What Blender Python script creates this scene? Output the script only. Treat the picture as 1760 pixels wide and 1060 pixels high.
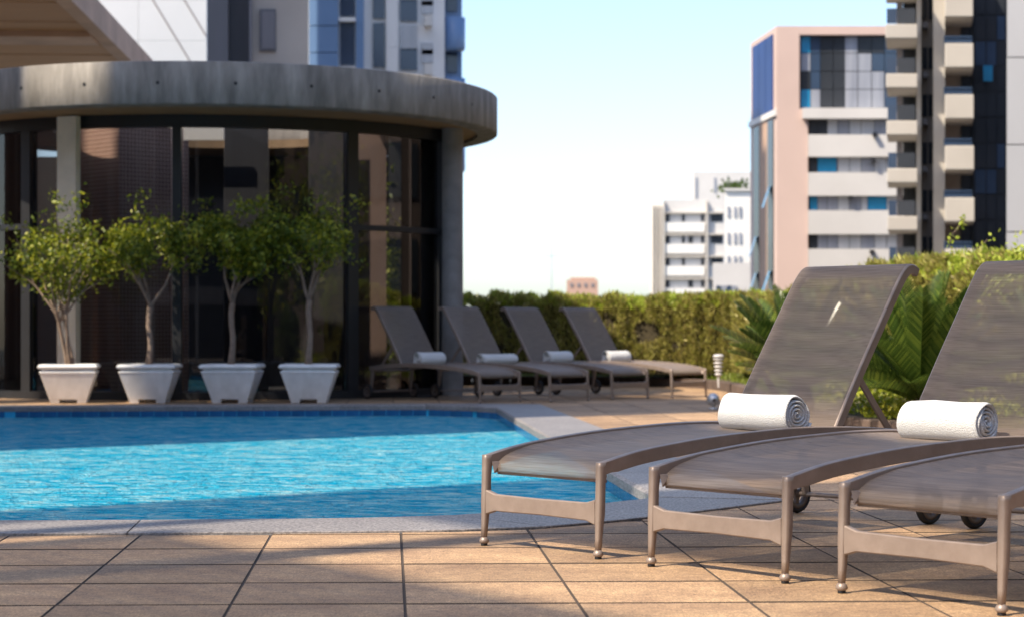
import bpy, bmesh, math, random
import numpy as np
from mathutils import Vector, Matrix
R = math.radians
random.seed(7); rng = np.random.default_rng(7)
scene = bpy.context.scene
for o in list(bpy.data.objects): bpy.data.objects.remove(o)
C = bpy.context.scene.collection

# ---------------------------------------------------------------- camera, sky, sun, exposure
FPX, CX, HY, H = 3400.0, 880.0, 566.0, 0.885
cam_d = bpy.data.cameras.new('camera'); cam = bpy.data.objects.new('camera', cam_d); C.objects.link(cam)
cam.location = (0, 0, H); cam.rotation_euler = (R(90), 0, 0)
cam_d.sensor_width = 36.0; cam_d.lens = 36.0*FPX/1760.0
cam_d.shift_y = 36.0/1760.0; cam_d.clip_end = 4000; cam_d.clip_start = 0.05
cam_d.dof.use_dof = True; cam_d.dof.focus_distance = 8.2; cam_d.dof.aperture_fstop = 4.0
scene.camera = cam
SUN_EL = 50.0
SD = Vector((-0.8, -0.6, 0)).normalized()              # horizontal direction towards the sun
w = bpy.data.worlds.new('World'); scene.world = w; w.use_nodes = True
nt = w.node_tree; nt.nodes.clear()
sky = nt.nodes.new('ShaderNodeTexSky'); sky.sky_type = 'NISHITA'; sky.sun_disc = False
sky.sun_elevation = R(SUN_EL); sky.sun_rotation = math.atan2(SD.x, SD.y)
sky.air_density = 0.85; sky.dust_density = 1.35; sky.altitude = 0.0; sky.ozone_density = 1.6
bgn = nt.nodes.new('ShaderNodeBackground'); bgn.inputs[1].default_value = 0.14
wo = nt.nodes.new('ShaderNodeOutputWorld')
nt.links.new(sky.outputs[0], bgn.inputs[0]); nt.links.new(bgn.outputs[0], wo.inputs[0])
sl = bpy.data.lights.new('sun', 'SUN'); sl.energy = 3.7; sl.angle = R(0.9); sl.color = (1.0, 0.87, 0.69)
so = bpy.data.objects.new('sun', sl); C.objects.link(so)
ce, se = math.cos(R(SUN_EL)), math.sin(R(SUN_EL))
so.rotation_euler = Vector((SD.x*ce, SD.y*ce, se)).to_track_quat('Z', 'Y').to_euler()
scene.view_settings.view_transform = 'Standard'; scene.view_settings.look = 'None'
scene.view_settings.gamma = 1.0; scene.view_settings.use_curve_mapping = False
scene.view_settings.exposure = 1.12

# ---------------------------------------------------------------- helpers
def at(px, py, Y):                      # point of the place seen at pixel (px,py) when it stands Y metres ahead
    return Vector(((px-CX)*Y/FPX, Y, H-(py-HY)*Y/FPX))

class N:
    def __init__(s, name):
        s.m = bpy.data.materials.new(name); s.m.use_nodes = True
        s.t = s.m.node_tree; s.b = s.t.nodes['Principled BSDF']; s.out = s.t.nodes['Material Output']
    def n(s, typ, **kw):
        x = s.t.nodes.new(typ)
        for k, v in kw.items():
            if k.startswith('_'): x.inputs[k[1:].replace('_', ' ')].default_value = v
            else: setattr(x, k, v)
        return x
    def l(s, a, b): s.t.links.new(a, b)

def ramp(nn, fac, stops):
    r = nn.n('ShaderNodeValToRGB'); e = r.color_ramp.elements
    while len(e) < len(stops): e.new(0.5)
    for i, (p, c) in enumerate(stops):
        e[i].position = p; e[i].color = tuple(c)+(1,) if len(c) == 3 else c
    nn.l(fac, r.inputs[0]); return r.outputs[0]

def mat(name, c1, c2=None, scale=4, rough=0.7, metal=0.0, bump=0.0, bscale=60, stretch=None, spec=None, detail=5, rnd=0.0, blotch=None, woff=False):
    nn = N(name); b = nn.b
    b.inputs['Roughness'].default_value = rough; b.inputs['Metallic'].default_value = metal
    if spec is not None: b.inputs['Specular IOR Level'].default_value = spec
    tc = nn.n('ShaderNodeTexCoord'); mp = nn.n('ShaderNodeMapping')
    if stretch: mp.inputs['Scale'].default_value = stretch
    nn.l(tc.outputs['Object'], mp.inputs[0])
    if woff:
        oi0 = nn.n('ShaderNodeObjectInfo'); nn.l(oi0.outputs['Location'], mp.inputs['Location'])
    c2 = c2 or tuple(x*0.85 for x in c1)
    nz = nn.n('ShaderNodeTexNoise', _Scale=scale, _Detail=detail, _Roughness=0.6); nn.l(mp.outputs[0], nz.inputs['Vector'])
    col = ramp(nn, nz.outputs[0], [(0.3, c2), (0.7, c1)])
    if blotch:
        n2 = nn.n('ShaderNodeTexNoise', _Scale=blotch[0], _Detail=3); nn.l(mp.outputs[0], n2.inputs['Vector'])
        mr = nn.n('ShaderNodeMapRange', _From_Min=0.35, _From_Max=0.7, _To_Min=1.0-blotch[1], _To_Max=1.0+blotch[1]*0.4); nn.l(n2.outputs[0], mr.inputs[0])
        mx = nn.n('ShaderNodeVectorMath', operation='SCALE'); nn.l(col, mx.inputs[0]); nn.l(mr.outputs[0], mx.inputs['Scale']); col = mx.outputs[0]
    if rnd:
        oi = nn.n('ShaderNodeObjectInfo')
        mr = nn.n('ShaderNodeMapRange', _To_Min=1.0-rnd, _To_Max=1.0+rnd); nn.l(oi.outputs['Random'], mr.inputs[0])
        mx = nn.n('ShaderNodeVectorMath', operation='SCALE'); nn.l(col, mx.inputs[0]); nn.l(mr.outputs[0], mx.inputs['Scale']); col = mx.outputs[0]
    nn.l(col, b.inputs['Base Color'])
    if bump:
        n3 = nn.n('ShaderNodeTexNoise', _Scale=bscale, _Detail=4); nn.l(mp.outputs[0], n3.inputs['Vector'])
        bp = nn.n('ShaderNodeBump', _Strength=bump, _Distance=0.01); nn.l(n3.outputs[0], bp.inputs['Height']); nn.l(bp.outputs[0], b.inputs['Normal'])
    return nn.m

def leafmat(name, a, b_, c, trans=0.35, rough=0.45):
    nn = N(name); g = nn.n('ShaderNodeNewGeometry')
    col = ramp(nn, g.outputs['Random Per Island'], [(0.0, a), (0.5, b_), (1.0, c)])
    nn.l(col, nn.b.inputs['Base Color']); nn.b.inputs['Roughness'].default_value = rough
    tr = nn.n('ShaderNodeBsdfTranslucent'); nn.l(col, tr.inputs[0])
    mx = nn.n('ShaderNodeMixShader', _Fac=trans); nn.l(nn.b.outputs[0], mx.inputs[1]); nn.l(tr.outputs[0], mx.inputs[2])
    nn.l(mx.outputs[0], nn.out.inputs[0]); return nn.m

def glassmat(name, tint, base_refl=0.06, rough=0.02, clear=0.6, fres=1.45):
    nn = N(name)
    tr = nn.n('ShaderNodeBsdfTransparent'); tr.inputs[0].default_value = tuple(x*clear for x in tint)+(1,)
    gl = nn.n('ShaderNodeBsdfGlossy', _Roughness=rough)
    fr = nn.n('ShaderNodeFresnel', _IOR=fres); ad = nn.n('ShaderNodeMath', operation='ADD', use_clamp=True); ad.inputs[1].default_value = base_refl
    nn.l(fr.outputs[0], ad.inputs[0])
    mx = nn.n('ShaderNodeMixShader'); nn.l(ad.outputs[0], mx.inputs[0]); nn.l(tr.outputs[0], mx.inputs[1]); nn.l(gl.outputs[0], mx.inputs[2])
    nn.l(mx.outputs[0], nn.out.inputs[0]); return nn.m

def tag(o, label=None, cat=None, group=None, kind=None):
    if label: o['label'] = label
    if cat: o['category'] = cat
    if group: o['group'] = group
    if kind: o['kind'] = kind
    return o
def empty(name, loc, label, cat, group=None, rz=0):
    o = bpy.data.objects.new(name, None); C.objects.link(o); o.location = loc; o.rotation_euler = (0, 0, rz)
    o.empty_display_size = 0.2
    return tag(o, label, cat, group)
def link(name, me, parent=None, m=None, label=None):
    o = bpy.data.objects.new(name, me); C.objects.link(o)
    if m is not None and not me.materials: me.materials.append(m)
    if parent is not None: o.parent = parent
    if label: o['label'] = label
    return o

class MB:
    """collects shapes into ONE mesh"""
    def __init__(s): s.v = []; s.f = []; s.sm = []
    def add(s, vs, fs, smooth=False):
        k = len(s.v); s.v += [tuple(v) for v in vs]; s.f += [[k+i for i in f] for f in fs]; s.sm += [smooth]*len(fs); return s
    def box(s, x0, y0, z0, x1, y1, z1):
        if x0 > x1: x0, x1 = x1, x0
        if y0 > y1: y0, y1 = y1, y0
        if z0 > z1: z0, z1 = z1, z0
        return s.add([(x0,y0,z0),(x1,y0,z0),(x1,y1,z0),(x0,y1,z0),(x0,y0,z1),(x1,y0,z1),(x1,y1,z1),(x0,y1,z1)],
              [(0,3,2,1),(4,5,6,7),(0,1,5,4),(1,2,6,5),(2,3,7,6),(3,0,4,7)])
    def prism(s, poly, z0, z1, inset=0.0, ch=0.0):      # poly counter-clockwise
        n = len(poly); cx = sum(p[0] for p in poly)/n; cy = sum(p[1] for p in poly)/n
        if inset:
            top = []
            for p in poly:
                d = math.hypot(p[0]-cx, p[1]-cy); k = max(0.0, (d-inset*1.3)/d); top.append((cx+(p[0]-cx)*k, cy+(p[1]-cy)*k, z1))
            vs = [(p[0],p[1],z0) for p in poly]+[(p[0],p[1],z1-ch) for p in poly]+top
            fs = [tuple(reversed(range(n))), tuple(range(2*n, 3*n))]
            for i in range(n):
                j = (i+1) % n; fs += [(i,j,n+j,n+i),(n+i,n+j,2*n+j,2*n+i)]
        else:
            vs = [(p[0],p[1],z0) for p in poly]+[(p[0],p[1],z1) for p in poly]
            fs = [tuple(reversed(range(n))), tuple(range(n, 2*n))]+[(i,(i+1)%n,n+(i+1)%n,n+i) for i in range(n)]
        return s.add(vs, fs)
    def tube(s, pts, rad, seg=8, cap=True, smooth=True):
        pts = [Vector(p) for p in pts]; n = len(pts)
        if not hasattr(rad, '__len__'): rad = [rad]*n
        vs = []; up = None
        for i, p in enumerate(pts):
            t = (pts[min(i+1,n-1)]-pts[max(i-1,0)]).normalized()
            if up is None: up = Vector((0,0,1)) if abs(t.z) < 0.9 else Vector((1,0,0))
            a = t.cross(up)
            if a.length < 1e-4: a = t.cross(Vector((1,0,0)))
            a.normalize(); b = a.cross(t).normalized(); up = b
            for k in range(seg):
                an = 2*math.pi*k/seg; vs.append(p+(a*math.cos(an)+b*math.sin(an))*rad[i])
        fs = []
        for i in range(n-1):
            for k in range(seg):
                q = (k+1) % seg; fs.append((i*seg+k, i*seg+q, (i+1)*seg+q, (i+1)*seg+k))
        s.add(vs, fs, smooth)
        if cap: s.add(vs[:seg], [tuple(range(seg))]); s.add(vs[-seg:], [tuple(reversed(range(seg)))])
        return s
    def sweep(s, secs, smooth=True, cap=True):           # list of equal-length closed sections
        n = len(secs[0]); vs = [v for c in secs for v in c]; fs = []
        for i in range(len(secs)-1):
            for k in range(n):
                q = (k+1) % n; fs.append((i*n+k, i*n+q, (i+1)*n+q, (i+1)*n+k))
        s.add(vs, fs, smooth)
        if cap: s.add(secs[0], [tuple(reversed(range(n)))]); s.add(secs[-1], [tuple(range(n))])
        return s
    def lathe(s, prof, c=(0,0,0), seg=16, axis='z', smooth=True):
        vs = []
        for r, z in prof:
            for k in range(seg):
                a = 2*math.pi*k/seg
                q = (r*math.cos(a), r*math.sin(a), z)
                if axis == 'y': q = (q[0], q[2], q[1])
                vs.append((q[0]+c[0], q[1]+c[1], q[2]+c[2]))
        fs = []
        for i in range(len(prof)-1):
            for k in range(seg):
                q = (k+1) % seg; fs.append((i*seg+k, i*seg+q, (i+1)*seg+q, (i+1)*seg+k))
        return s.add(vs, fs, smooth)
    def mesh(s, name, fixn=False):
        me = bpy.data.meshes.new(name); me.from_pydata(s.v, [], s.f)
        me.polygons.foreach_set('use_smooth', s.sm)
        if fixn:
            bm = bmesh.new(); bm.from_mesh(me); bmesh.ops.remove_doubles(bm, verts=bm.verts, dist=1e-5)
            bmesh.ops.recalc_face_normals(bm, faces=bm.faces); bm.to_mesh(me); bm.free()
        me.update(); return me
    def build(s, name, m, parent=None, label=None, fixn=False, bevel=0.0, seg=2):
        o = link(name, s.mesh(name, fixn or bevel > 0), parent, m, label)
        if bevel: bev(o, bevel, seg)
        return o
def mortar_sides(me):                    # every face but the level top carries the dark mortar
    me.materials.append(M['grout'])
    for p in me.polygons:
        if p.normal.z < 0.98: p.material_index = 1
def bev(o, wd, seg=2):
    b = o.modifiers.new('bevel', 'BEVEL'); b.width = wd; b.segments = seg; b.limit_method = 'ANGLE'; b.angle_limit = R(35)
    return o
def copy_tree(o, parent=None):
    c = o.copy(); C.objects.link(c); c.parent = parent
    for ch in o.children: copy_tree(ch, c)
    return c
def leaves(name, P, D, L, Wd, m, parent=None, jitter=0.5):
    """P,D (n,3) positions and directions; L,Wd arrays: folded leaf of two triangles"""
    n = len(P); D = D/np.maximum(np.linalg.norm(D, axis=1, keepdims=True), 1e-6)
    rv = rng.normal(size=(n,3)); S = np.cross(D, rv); S /= np.maximum(np.linalg.norm(S, axis=1, keepdims=True), 1e-6)
    U = np.cross(S, D); L = np.broadcast_to(L, (n,))[:,None]; Wd = np.broadcast_to(Wd, (n,))[:,None]
    V = np.empty((n,4,3)); V[:,0] = P; V[:,1] = P+D*L*0.45+S*Wd*0.5+U*Wd*0.15; V[:,2] = P+D*L; V[:,3] = P+D*L*0.45-S*Wd*0.5+U*Wd*0.15
    me = bpy.data.meshes.new(name); me.vertices.add(4*n); me.vertices.foreach_set('co', V.reshape(-1))
    idx = np.arange(n)*4; F = np.stack([idx,idx+1,idx+2, idx,idx+2,idx+3], 1).reshape(-1)
    me.loops.add(6*n); me.loops.foreach_set('vertex_index', F)
    me.polygons.add(2*n); me.polygons.foreach_set('loop_start', np.arange(2*n)*3); me.polygons.foreach_set('loop_total', np.full(2*n,3))
    me.update(calc_edges=True); me.validate()
    return link(name, me, parent, m)

# ---------------------------------------------------------------- materials
def tilemat():
    nn = N('terracotta_tile'); b = nn.b; tc = nn.n('ShaderNodeTexCoord'); oi = nn.n('ShaderNodeObjectInfo'); g = nn.n('ShaderNodeNewGeometry')
    pos = g.outputs['Position']
    n1 = nn.n('ShaderNodeTexNoise', _Scale=3.2, _Detail=5, _Roughness=0.65); nn.l(pos, n1.inputs['Vector'])
    mpg = nn.n('ShaderNodeMapping'); mpg.inputs['Scale'].default_value = (1.0,0.3,1.0); nn.l(pos, mpg.inputs[0]); n2 = nn.n('ShaderNodeTexNoise', _Scale=130.0, _Detail=4, _Roughness=0.8); nn.l(mpg.outputs[0], n2.inputs['Vector'])
    n4 = nn.n('ShaderNodeTexNoise', _Scale=28.0, _Detail=5, _Roughness=0.7); nn.l(pos, n4.inputs['Vector'])
    c1 = ramp(nn, n1.outputs[0], [(0.3, (0.30,0.185,0.105)), (0.55,(0.42,0.27,0.15)), (0.75, (0.52,0.345,0.19))])
    def scl(col, fac, lo, hi, a=0.0, bb=1.0):
        mr = nn.n('ShaderNodeMapRange', _From_Min=a, _From_Max=bb, _To_Min=lo, _To_Max=hi); nn.l(fac, mr.inputs[0])
        mx = nn.n('ShaderNodeVectorMath', operation='SCALE'); nn.l(col, mx.inputs[0]); nn.l(mr.outputs[0], mx.inputs['Scale']); return mx.outputs[0]
    c = scl(c1, oi.outputs['Random'], 0.76, 1.16); c = scl(c, n2.outputs[0], 0.45, 1.50, 0.3, 0.7); c = scl(c, n4.outputs[0], 0.66, 1.22, 0.3, 0.7)
    nn.l(c, b.inputs['Base Color']); b.inputs['Roughness'].default_value = 0.72
    bp = nn.n('ShaderNodeBump', _Strength=0.35, _Distance=0.004); nn.l(n2.outputs[0], bp.inputs['Height']); nn.l(bp.outputs[0], b.inputs['Normal'])
    return nn.m
def slingmat():
    nn = N('woven_sling'); b = nn.b; tc = nn.n('ShaderNodeTexCoord')
    mp = nn.n('ShaderNodeMapping'); mp.inputs['Scale'].default_value = (170, 5, 170); nn.l(tc.outputs['Object'], mp.inputs[0])
    nz = nn.n('ShaderNodeTexNoise', _Scale=1.0, _Detail=1); nn.l(mp.outputs[0], nz.inputs['Vector'])
    n2 = nn.n('ShaderNodeTexNoise', _Scale=900.0, _Detail=1); nn.l(tc.outputs['Object'], n2.inputs['Vector'])
    col = ramp(nn, nz.outputs[0], [(0.3, (0.17,0.132,0.106)), (0.7, (0.285,0.225,0.183))])
    nn.l(col, b.inputs['Base Color']); b.inputs['Roughness'].default_value = 0.6; b.inputs['Specular IOR Level'].default_value = 0.3
    bp = nn.n('ShaderNodeBump', _Strength=0.25, _Distance=0.002); nn.l(nz.outputs[0], bp.inputs['Height']); nn.l(bp.outputs[0], b.inputs['Normal'])
    tr = nn.n('ShaderNodeBsdfTransparent'); tl = nn.n('ShaderNodeBsdfTranslucent'); nn.l(col, tl.inputs[0])
    m1 = nn.n('ShaderNodeMixShader', _Fac=0.12); nn.l(b.outputs[0], m1.inputs[1]); nn.l(tl.outputs[0], m1.inputs[2])
    mr = nn.n('ShaderNodeMapRange', _From_Min=0.35, _From_Max=0.65, _To_Min=0.24, _To_Max=0.44); nn.l(nz.outputs[0], mr.inputs[0])
    m2 = nn.n('ShaderNodeMixShader'); lw = nn.n('ShaderNodeLayerWeight', _Blend=0.5); iv = nn.n('ShaderNodeMath', operation='SUBTRACT'); iv.inputs[0].default_value = 1.0; nn.l(lw.outputs['Facing'], iv.inputs[1]); ml = nn.n('ShaderNodeMath', operation='MULTIPLY', use_clamp=True); nn.l(mr.outputs[0], ml.inputs[0]); nn.l(iv.outputs[0], ml.inputs[1]); nn.l(ml.outputs[0], m2.inputs[0]); nn.l(m1.outputs[0], m2.inputs[1]); nn.l(tr.outputs[0], m2.inputs[2])
    nn.l(m2.outputs[0], nn.out.inputs[0]); return nn.m
def watermat():
    nn = N('pool_water'); g = nn.n('ShaderNodeNewGeometry')
    mp = nn.n('ShaderNodeMapping'); mp.inputs['Scale'].default_value = (1.0, 1.0, 1.0); nn.l(g.outputs['Position'], mp.inputs[0])
    n1 = nn.n('ShaderNodeTexNoise', _Scale=7.0, _Detail=5, _Roughness=0.6, _Distortion=0.8); nn.l(mp.outputs[0], n1.inputs['Vector'])
    n2 = nn.n('ShaderNodeTexNoise', _Scale=34.0, _Detail=3, _Roughness=0.6, _Distortion=0.8); nn.l(mp.outputs[0], n2.inputs['Vector'])
    ad = nn.n('ShaderNodeMath', operation='MULTIPLY_ADD'); ad.inputs[1].default_value = 0.32; nn.l(n2.outputs[0], ad.inputs[0]); nn.l(n1.outputs[0], ad.inputs[2])
    bp = nn.n('ShaderNodeBump', _Strength=1.0, _Distance=0.22); nn.l(ad.outputs[0], bp.inputs['Height'])
    bg_ = nn.n('ShaderNodeBump', _Strength=1.0, _Distance=0.10); nn.l(ad.outputs[0], bg_.inputs['Height'])
    tr = nn.n('ShaderNodeBsdfTransparent'); tr.inputs[0].default_value = (0.25, 0.85, 0.98, 1)
    rf = nn.n('ShaderNodeBsdfRefraction', _IOR=1.33, _Roughness=0.0); rf.inputs[0].default_value = (0.45, 0.90, 0.98, 1); nn.l(bp.outputs[0], rf.inputs['Normal'])
    m00 = nn.n('ShaderNodeMixShader', _Fac=0.5); nn.l(tr.outputs[0], m00.inputs[1]); nn.l(rf.outputs[0], m00.inputs[2])
    df = nn.n('ShaderNodeBsdfDiffuse'); nn.l(bp.outputs[0], df.inputs['Normal'])
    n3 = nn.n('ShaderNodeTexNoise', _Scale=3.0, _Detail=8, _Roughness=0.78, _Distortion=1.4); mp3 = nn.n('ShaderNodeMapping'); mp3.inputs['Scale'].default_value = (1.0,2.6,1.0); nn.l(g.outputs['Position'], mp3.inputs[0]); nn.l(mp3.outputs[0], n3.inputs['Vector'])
    nn.l(ramp(nn, n3.outputs[0], [(0.36,(0.0,0.28,0.62)),(0.48,(0.0,0.60,0.90)),(0.60,(0.60,0.97,1.0))]), df.inputs[0])  # palest stop puts near-white glitter into the water colour
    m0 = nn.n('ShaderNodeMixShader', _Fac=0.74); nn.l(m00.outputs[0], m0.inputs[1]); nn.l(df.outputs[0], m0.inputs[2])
    gl = nn.n('ShaderNodeBsdfGlossy', _Roughness=0.03); nn.l(bg_.outputs[0], gl.inputs['Normal'])
    fr = nn.n('ShaderNodeFresnel', _IOR=1.3); nn.l(bg_.outputs[0], fr.inputs['Normal'])
    fm = nn.n('ShaderNodeMath', operation='MULTIPLY', use_clamp=True); fm.inputs[1].default_value = 0.45; nn.l(fr.outputs[0], fm.inputs[0])
    m1 = nn.n('ShaderNodeMixShader'); nn.l(fm.outputs[0], m1.inputs[0]); nn.l(m0.outputs[0], m1.inputs[1]); nn.l(gl.outputs[0], m1.inputs[2])
    nn.l(m1.outputs[0], nn.out.inputs[0]); return nn.m
def gridmat(name, c, mortar, w_, h_):
    nn = N(name); tc = nn.n('ShaderNodeTexCoord'); sp = nn.n('ShaderNodeSeparateXYZ'); nn.l(tc.outputs['Object'], sp.inputs[0])
    ax = nn.n('ShaderNodeMath', operation='ADD'); nn.l(sp.outputs[0], ax.inputs[0]); nn.l(sp.outputs[1], ax.inputs[1])
    cb = nn.n('ShaderNodeCombineXYZ'); nn.l(ax.outputs[0], cb.inputs[0]); nn.l(sp.outputs[2], cb.inputs[1])
    br = nn.n('ShaderNodeTexBrick', offset=0.0); nn.l(cb.outputs[0], br.inputs['Vector'])
    br.inputs['Color1'].default_value = c+(1,); br.inputs['Color2'].default_value = tuple(x*0.8 for x in c)+(1,); br.inputs['Mortar'].default_value = mortar+(1,)
    br.inputs['Scale'].default_value = 1.0; br.inputs['Mortar Size'].default_value = 0.008; br.inputs['Brick Width'].default_value = w_; br.inputs['Row Height'].default_value = h_
    nn.l(br.outputs[0], nn.b.inputs['Base Color']); nn.b.inputs['Roughness'].default_value = 0.6
    return nn.m

M = {}
M['tile'] = tilemat(); M['sling'] = slingmat(); M['water'] = watermat()
M['grout'] = mat('dark_grout', (0.07,0.05,0.037), rough=0.95)
M['coping'] = mat('grey_granite', (0.33,0.305,0.29), (0.11,0.10,0.10), scale=75, stretch=(1,0.35,1), rough=0.55, bump=0.25, bscale=200, detail=3, rnd=0.06, blotch=(3,0.12))
M['pooltile'] = mat('blue_glazed_tile', (0.02,0.13,0.30), (0.012,0.085,0.22), scale=6, rough=0.2, rnd=0.15)
M['poolfloor'] = mat('pool_mosaic', (0.035,0.56,0.86), (0.015,0.40,0.74), scale=1.6, rough=0.5, blotch=(7,0.25))
M['bronze'] = mat('bronze_aluminium', (0.31,0.245,0.205), (0.26,0.20,0.165), scale=14, rough=0.42, metal=0.3, bump=0.05, bscale=120, blotch=(9,0.10))
M['rubber'] = mat('black_rubber', (0.012,0.012,0.014), rough=0.7)
M['rim'] = mat('brown_wheel_rim', (0.17,0.13,0.11), rough=0.5, metal=0.3)
M['towel'] = mat('white_terry', (0.74,0.73,0.71), (0.62,0.62,0.62), scale=160, rough=0.95, bump=0.7, bscale=260, spec=0.1)
M['planter'] = mat('white_glazed_planter', (0.90,0.90,0.90), (0.80,0.80,0.79), scale=6, rough=0.5, blotch=(7,0.12), stretch=(1,1,0.6), woff=True)
M['soil'] = mat('brown_soil', (0.15,0.085,0.05), (0.07,0.045,0.03), scale=22, rough=0.95, bump=0.8, bscale=50)
M['bark'] = mat('tan_bark', (0.34,0.25,0.19), (0.19,0.14,0.11), scale=16, rough=0.85, bump=0.6, bscale=50)
M['leaf'] = leafmat('ficus_leaf', (0.07,0.11,0.012), (0.17,0.22,0.02), (0.46,0.46,0.04), 0.45)
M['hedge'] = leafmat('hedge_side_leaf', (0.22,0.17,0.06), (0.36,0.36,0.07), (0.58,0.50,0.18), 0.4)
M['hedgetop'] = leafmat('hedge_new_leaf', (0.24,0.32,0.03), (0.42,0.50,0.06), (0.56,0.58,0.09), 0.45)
M['hcore'] = mat('hedge_twigs', (0.060,0.046,0.022), (0.03,0.024,0.012), scale=12, rough=1.0, bump=1.0, bscale=20)
M['grass'] = leafmat('lawn_blade', (0.12,0.17,0.02), (0.20,0.26,0.03), (0.30,0.34,0.05), 0.35)
M['cover'] = leafmat('yellow_ground_cover', (0.22,0.28,0.02), (0.42,0.46,0.03), (0.60,0.55,0.05), 0.4)
M['cycad'] = leafmat('cycad_leaflet', (0.035,0.065,0.012), (0.065,0.11,0.02), (0.15,0.20,0.03), 0.25, 0.22)
M['bed'] = mat('garden_soil', (0.12,0.10,0.04), (0.06,0.06,0.02), scale=9, rough=1.0, bump=0.8, bscale=30)
M['kerb'] = mat('brown_kerb_stone', (0.15,0.105,0.085), (0.08,0.06,0.05), scale=12, rough=0.8, bump=0.4, bscale=40, rnd=0.15)
M['concrete'] = mat('board_marked_concrete', (0.35,0.325,0.295), (0.215,0.20,0.18), scale=3.0, rough=0.85, bump=0.6, bscale=12, stretch=(3.0,3.0,0.7), detail=10, blotch=(1.6,0.35))
M['concol'] = mat('cast_concrete_column', (0.30,0.28,0.27), (0.20,0.19,0.185), scale=4, rough=0.7, bump=0.3, bscale=30, blotch=(3,0.15))
M['soffit'] = mat('ochre_soffit', (0.36,0.24,0.13), (0.28,0.18,0.10), scale=3, rough=0.8)
M['frame'] = mat('black_window_frame', (0.018,0.019,0.022), rough=0.45)
M['pane'] = glassmat('pavilion_glass', (0.80,0.81,0.83), 0.01, 0.01, 0.82)
M['browntile'] = gridmat('brown_lattice_tile', (0.36,0.19,0.135), (0.62,0.42,0.32), 0.055, 0.055)
M['cream'] = mat('mirrored_pillar_cream', (0.90,0.82,0.68), rough=0.6)
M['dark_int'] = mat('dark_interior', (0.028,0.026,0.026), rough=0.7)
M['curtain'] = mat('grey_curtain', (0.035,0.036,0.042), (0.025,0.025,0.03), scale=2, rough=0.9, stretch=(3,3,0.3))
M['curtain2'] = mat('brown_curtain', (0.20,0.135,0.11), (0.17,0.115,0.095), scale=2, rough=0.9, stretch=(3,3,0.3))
M['pink'] = mat('pink_render', (0.60,0.455,0.40), (0.55,0.415,0.365), scale=0.35, rough=0.85, blotch=(0.12,0.08))
M['orange'] = mat('tan_render', (0.52,0.35,0.25), rough=0.85)
M['panelwhite'] = mat('pale_wall_panel', (0.47,0.505,0.54), (0.43,0.465,0.50), scale=0.4, rough=0.7)
M['bright'] = mat('bright_white_paint', (0.84,0.84,0.83), (0.78,0.78,0.77), scale=0.4, rough=0.85)
M['white'] = mat('white_render', (0.60,0.585,0.57), (0.54,0.525,0.51), scale=0.4, rough=0.85, blotch=(0.15,0.08))
M['palegrey'] = mat('pale_grey_wall', (0.46,0.465,0.48), (0.42,0.425,0.44), scale=0.3, rough=0.85, blotch=(0.1,0.08))
M['offwhite'] = mat('offwhite_wall', (0.76,0.74,0.70), (0.68,0.66,0.62), scale=0.3, rough=0.85, blotch=(0.1,0.08))
M['creamw'] = mat('cream_balcony', (0.53,0.49,0.43), (0.47,0.43,0.38), scale=0.5, rough=0.85, blotch=(0.3,0.08))
M['tan'] = mat('tan_wall', (0.36,0.30,0.25), (0.29,0.24,0.20), scale=0.6, rough=0.85)
M['dglass'] = mat('dark_glazing', (0.022,0.028,0.036), (0.05,0.055,0.065), scale=0.25, rough=0.2, detail=2, spec=0.3)
M['blueglass'] = mat('deep_blue_glazing', (0.012,0.04,0.19), (0.008,0.025,0.13), scale=0.2, rough=0.35, spec=0.12)
M['cyanpane'] = mat('turquoise_pane', (0.03,0.26,0.48), rough=0.15)
M['skypane'] = mat('sky_blue_panel', (0.16,0.27,0.47), (0.14,0.24,0.42), scale=0.4, rough=0.3)
M['greypane'] = mat('grey_curtained_pane', (0.34,0.36,0.41), (0.22,0.24,0.29), scale=0.8, rough=0.2, stretch=(3,3,0.3))
M['palepane'] = mat('pale_curtained_pane', (0.52,0.53,0.55), (0.40,0.42,0.45), scale=0.8, rough=0.25, stretch=(3,3,0.3))
M['slate'] = mat('slate_blue_glazing', (0.045,0.075,0.13), (0.03,0.05,0.09), scale=0.3, rough=0.12)
M['greycon'] = mat('grey_tower_concrete', (0.27,0.25,0.26), (0.21,0.20,0.21), scale=0.4, rough=0.85, stretch=(2,2,0.3))
M['greydark'] = mat('dark_slate_render', (0.19,0.185,0.20), (0.15,0.15,0.165), scale=0.4, rough=0.85, stretch=(2,2,0.3))  # darker grey for the recess wall, windows and air conditioners
M['beige'] = mat('beige_render', (0.52,0.46,0.40), (0.44,0.385,0.335), scale=0.3, rough=0.85, blotch=(0.2,0.15))
M['wood'] = mat('timber_soffit', (0.52,0.29,0.12), (0.34,0.18,0.075), scale=1.2, rough=0.6, stretch=(0.25,7,1), detail=6)
M['beam'] = mat('warm_concrete_beam', (0.62,0.46,0.36), (0.50,0.36,0.28), scale=1.2, rough=0.8, blotch=(0.6,0.15))
M['brick_far'] = mat('far_pink_brick', (0.48,0.31,0.24), rough=0.9)
M['steel'] = mat('painted_metal', (0.55,0.56,0.58), rough=0.35, metal=0.6)
M['lampwhite'] = mat('white_plastic_lamp', (0.62,0.60,0.60), rough=0.4)
M['asphalt'] = mat('city_ground', (0.09,0.09,0.09), (0.06,0.065,0.06), scale=0.02, rough=0.9)

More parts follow.
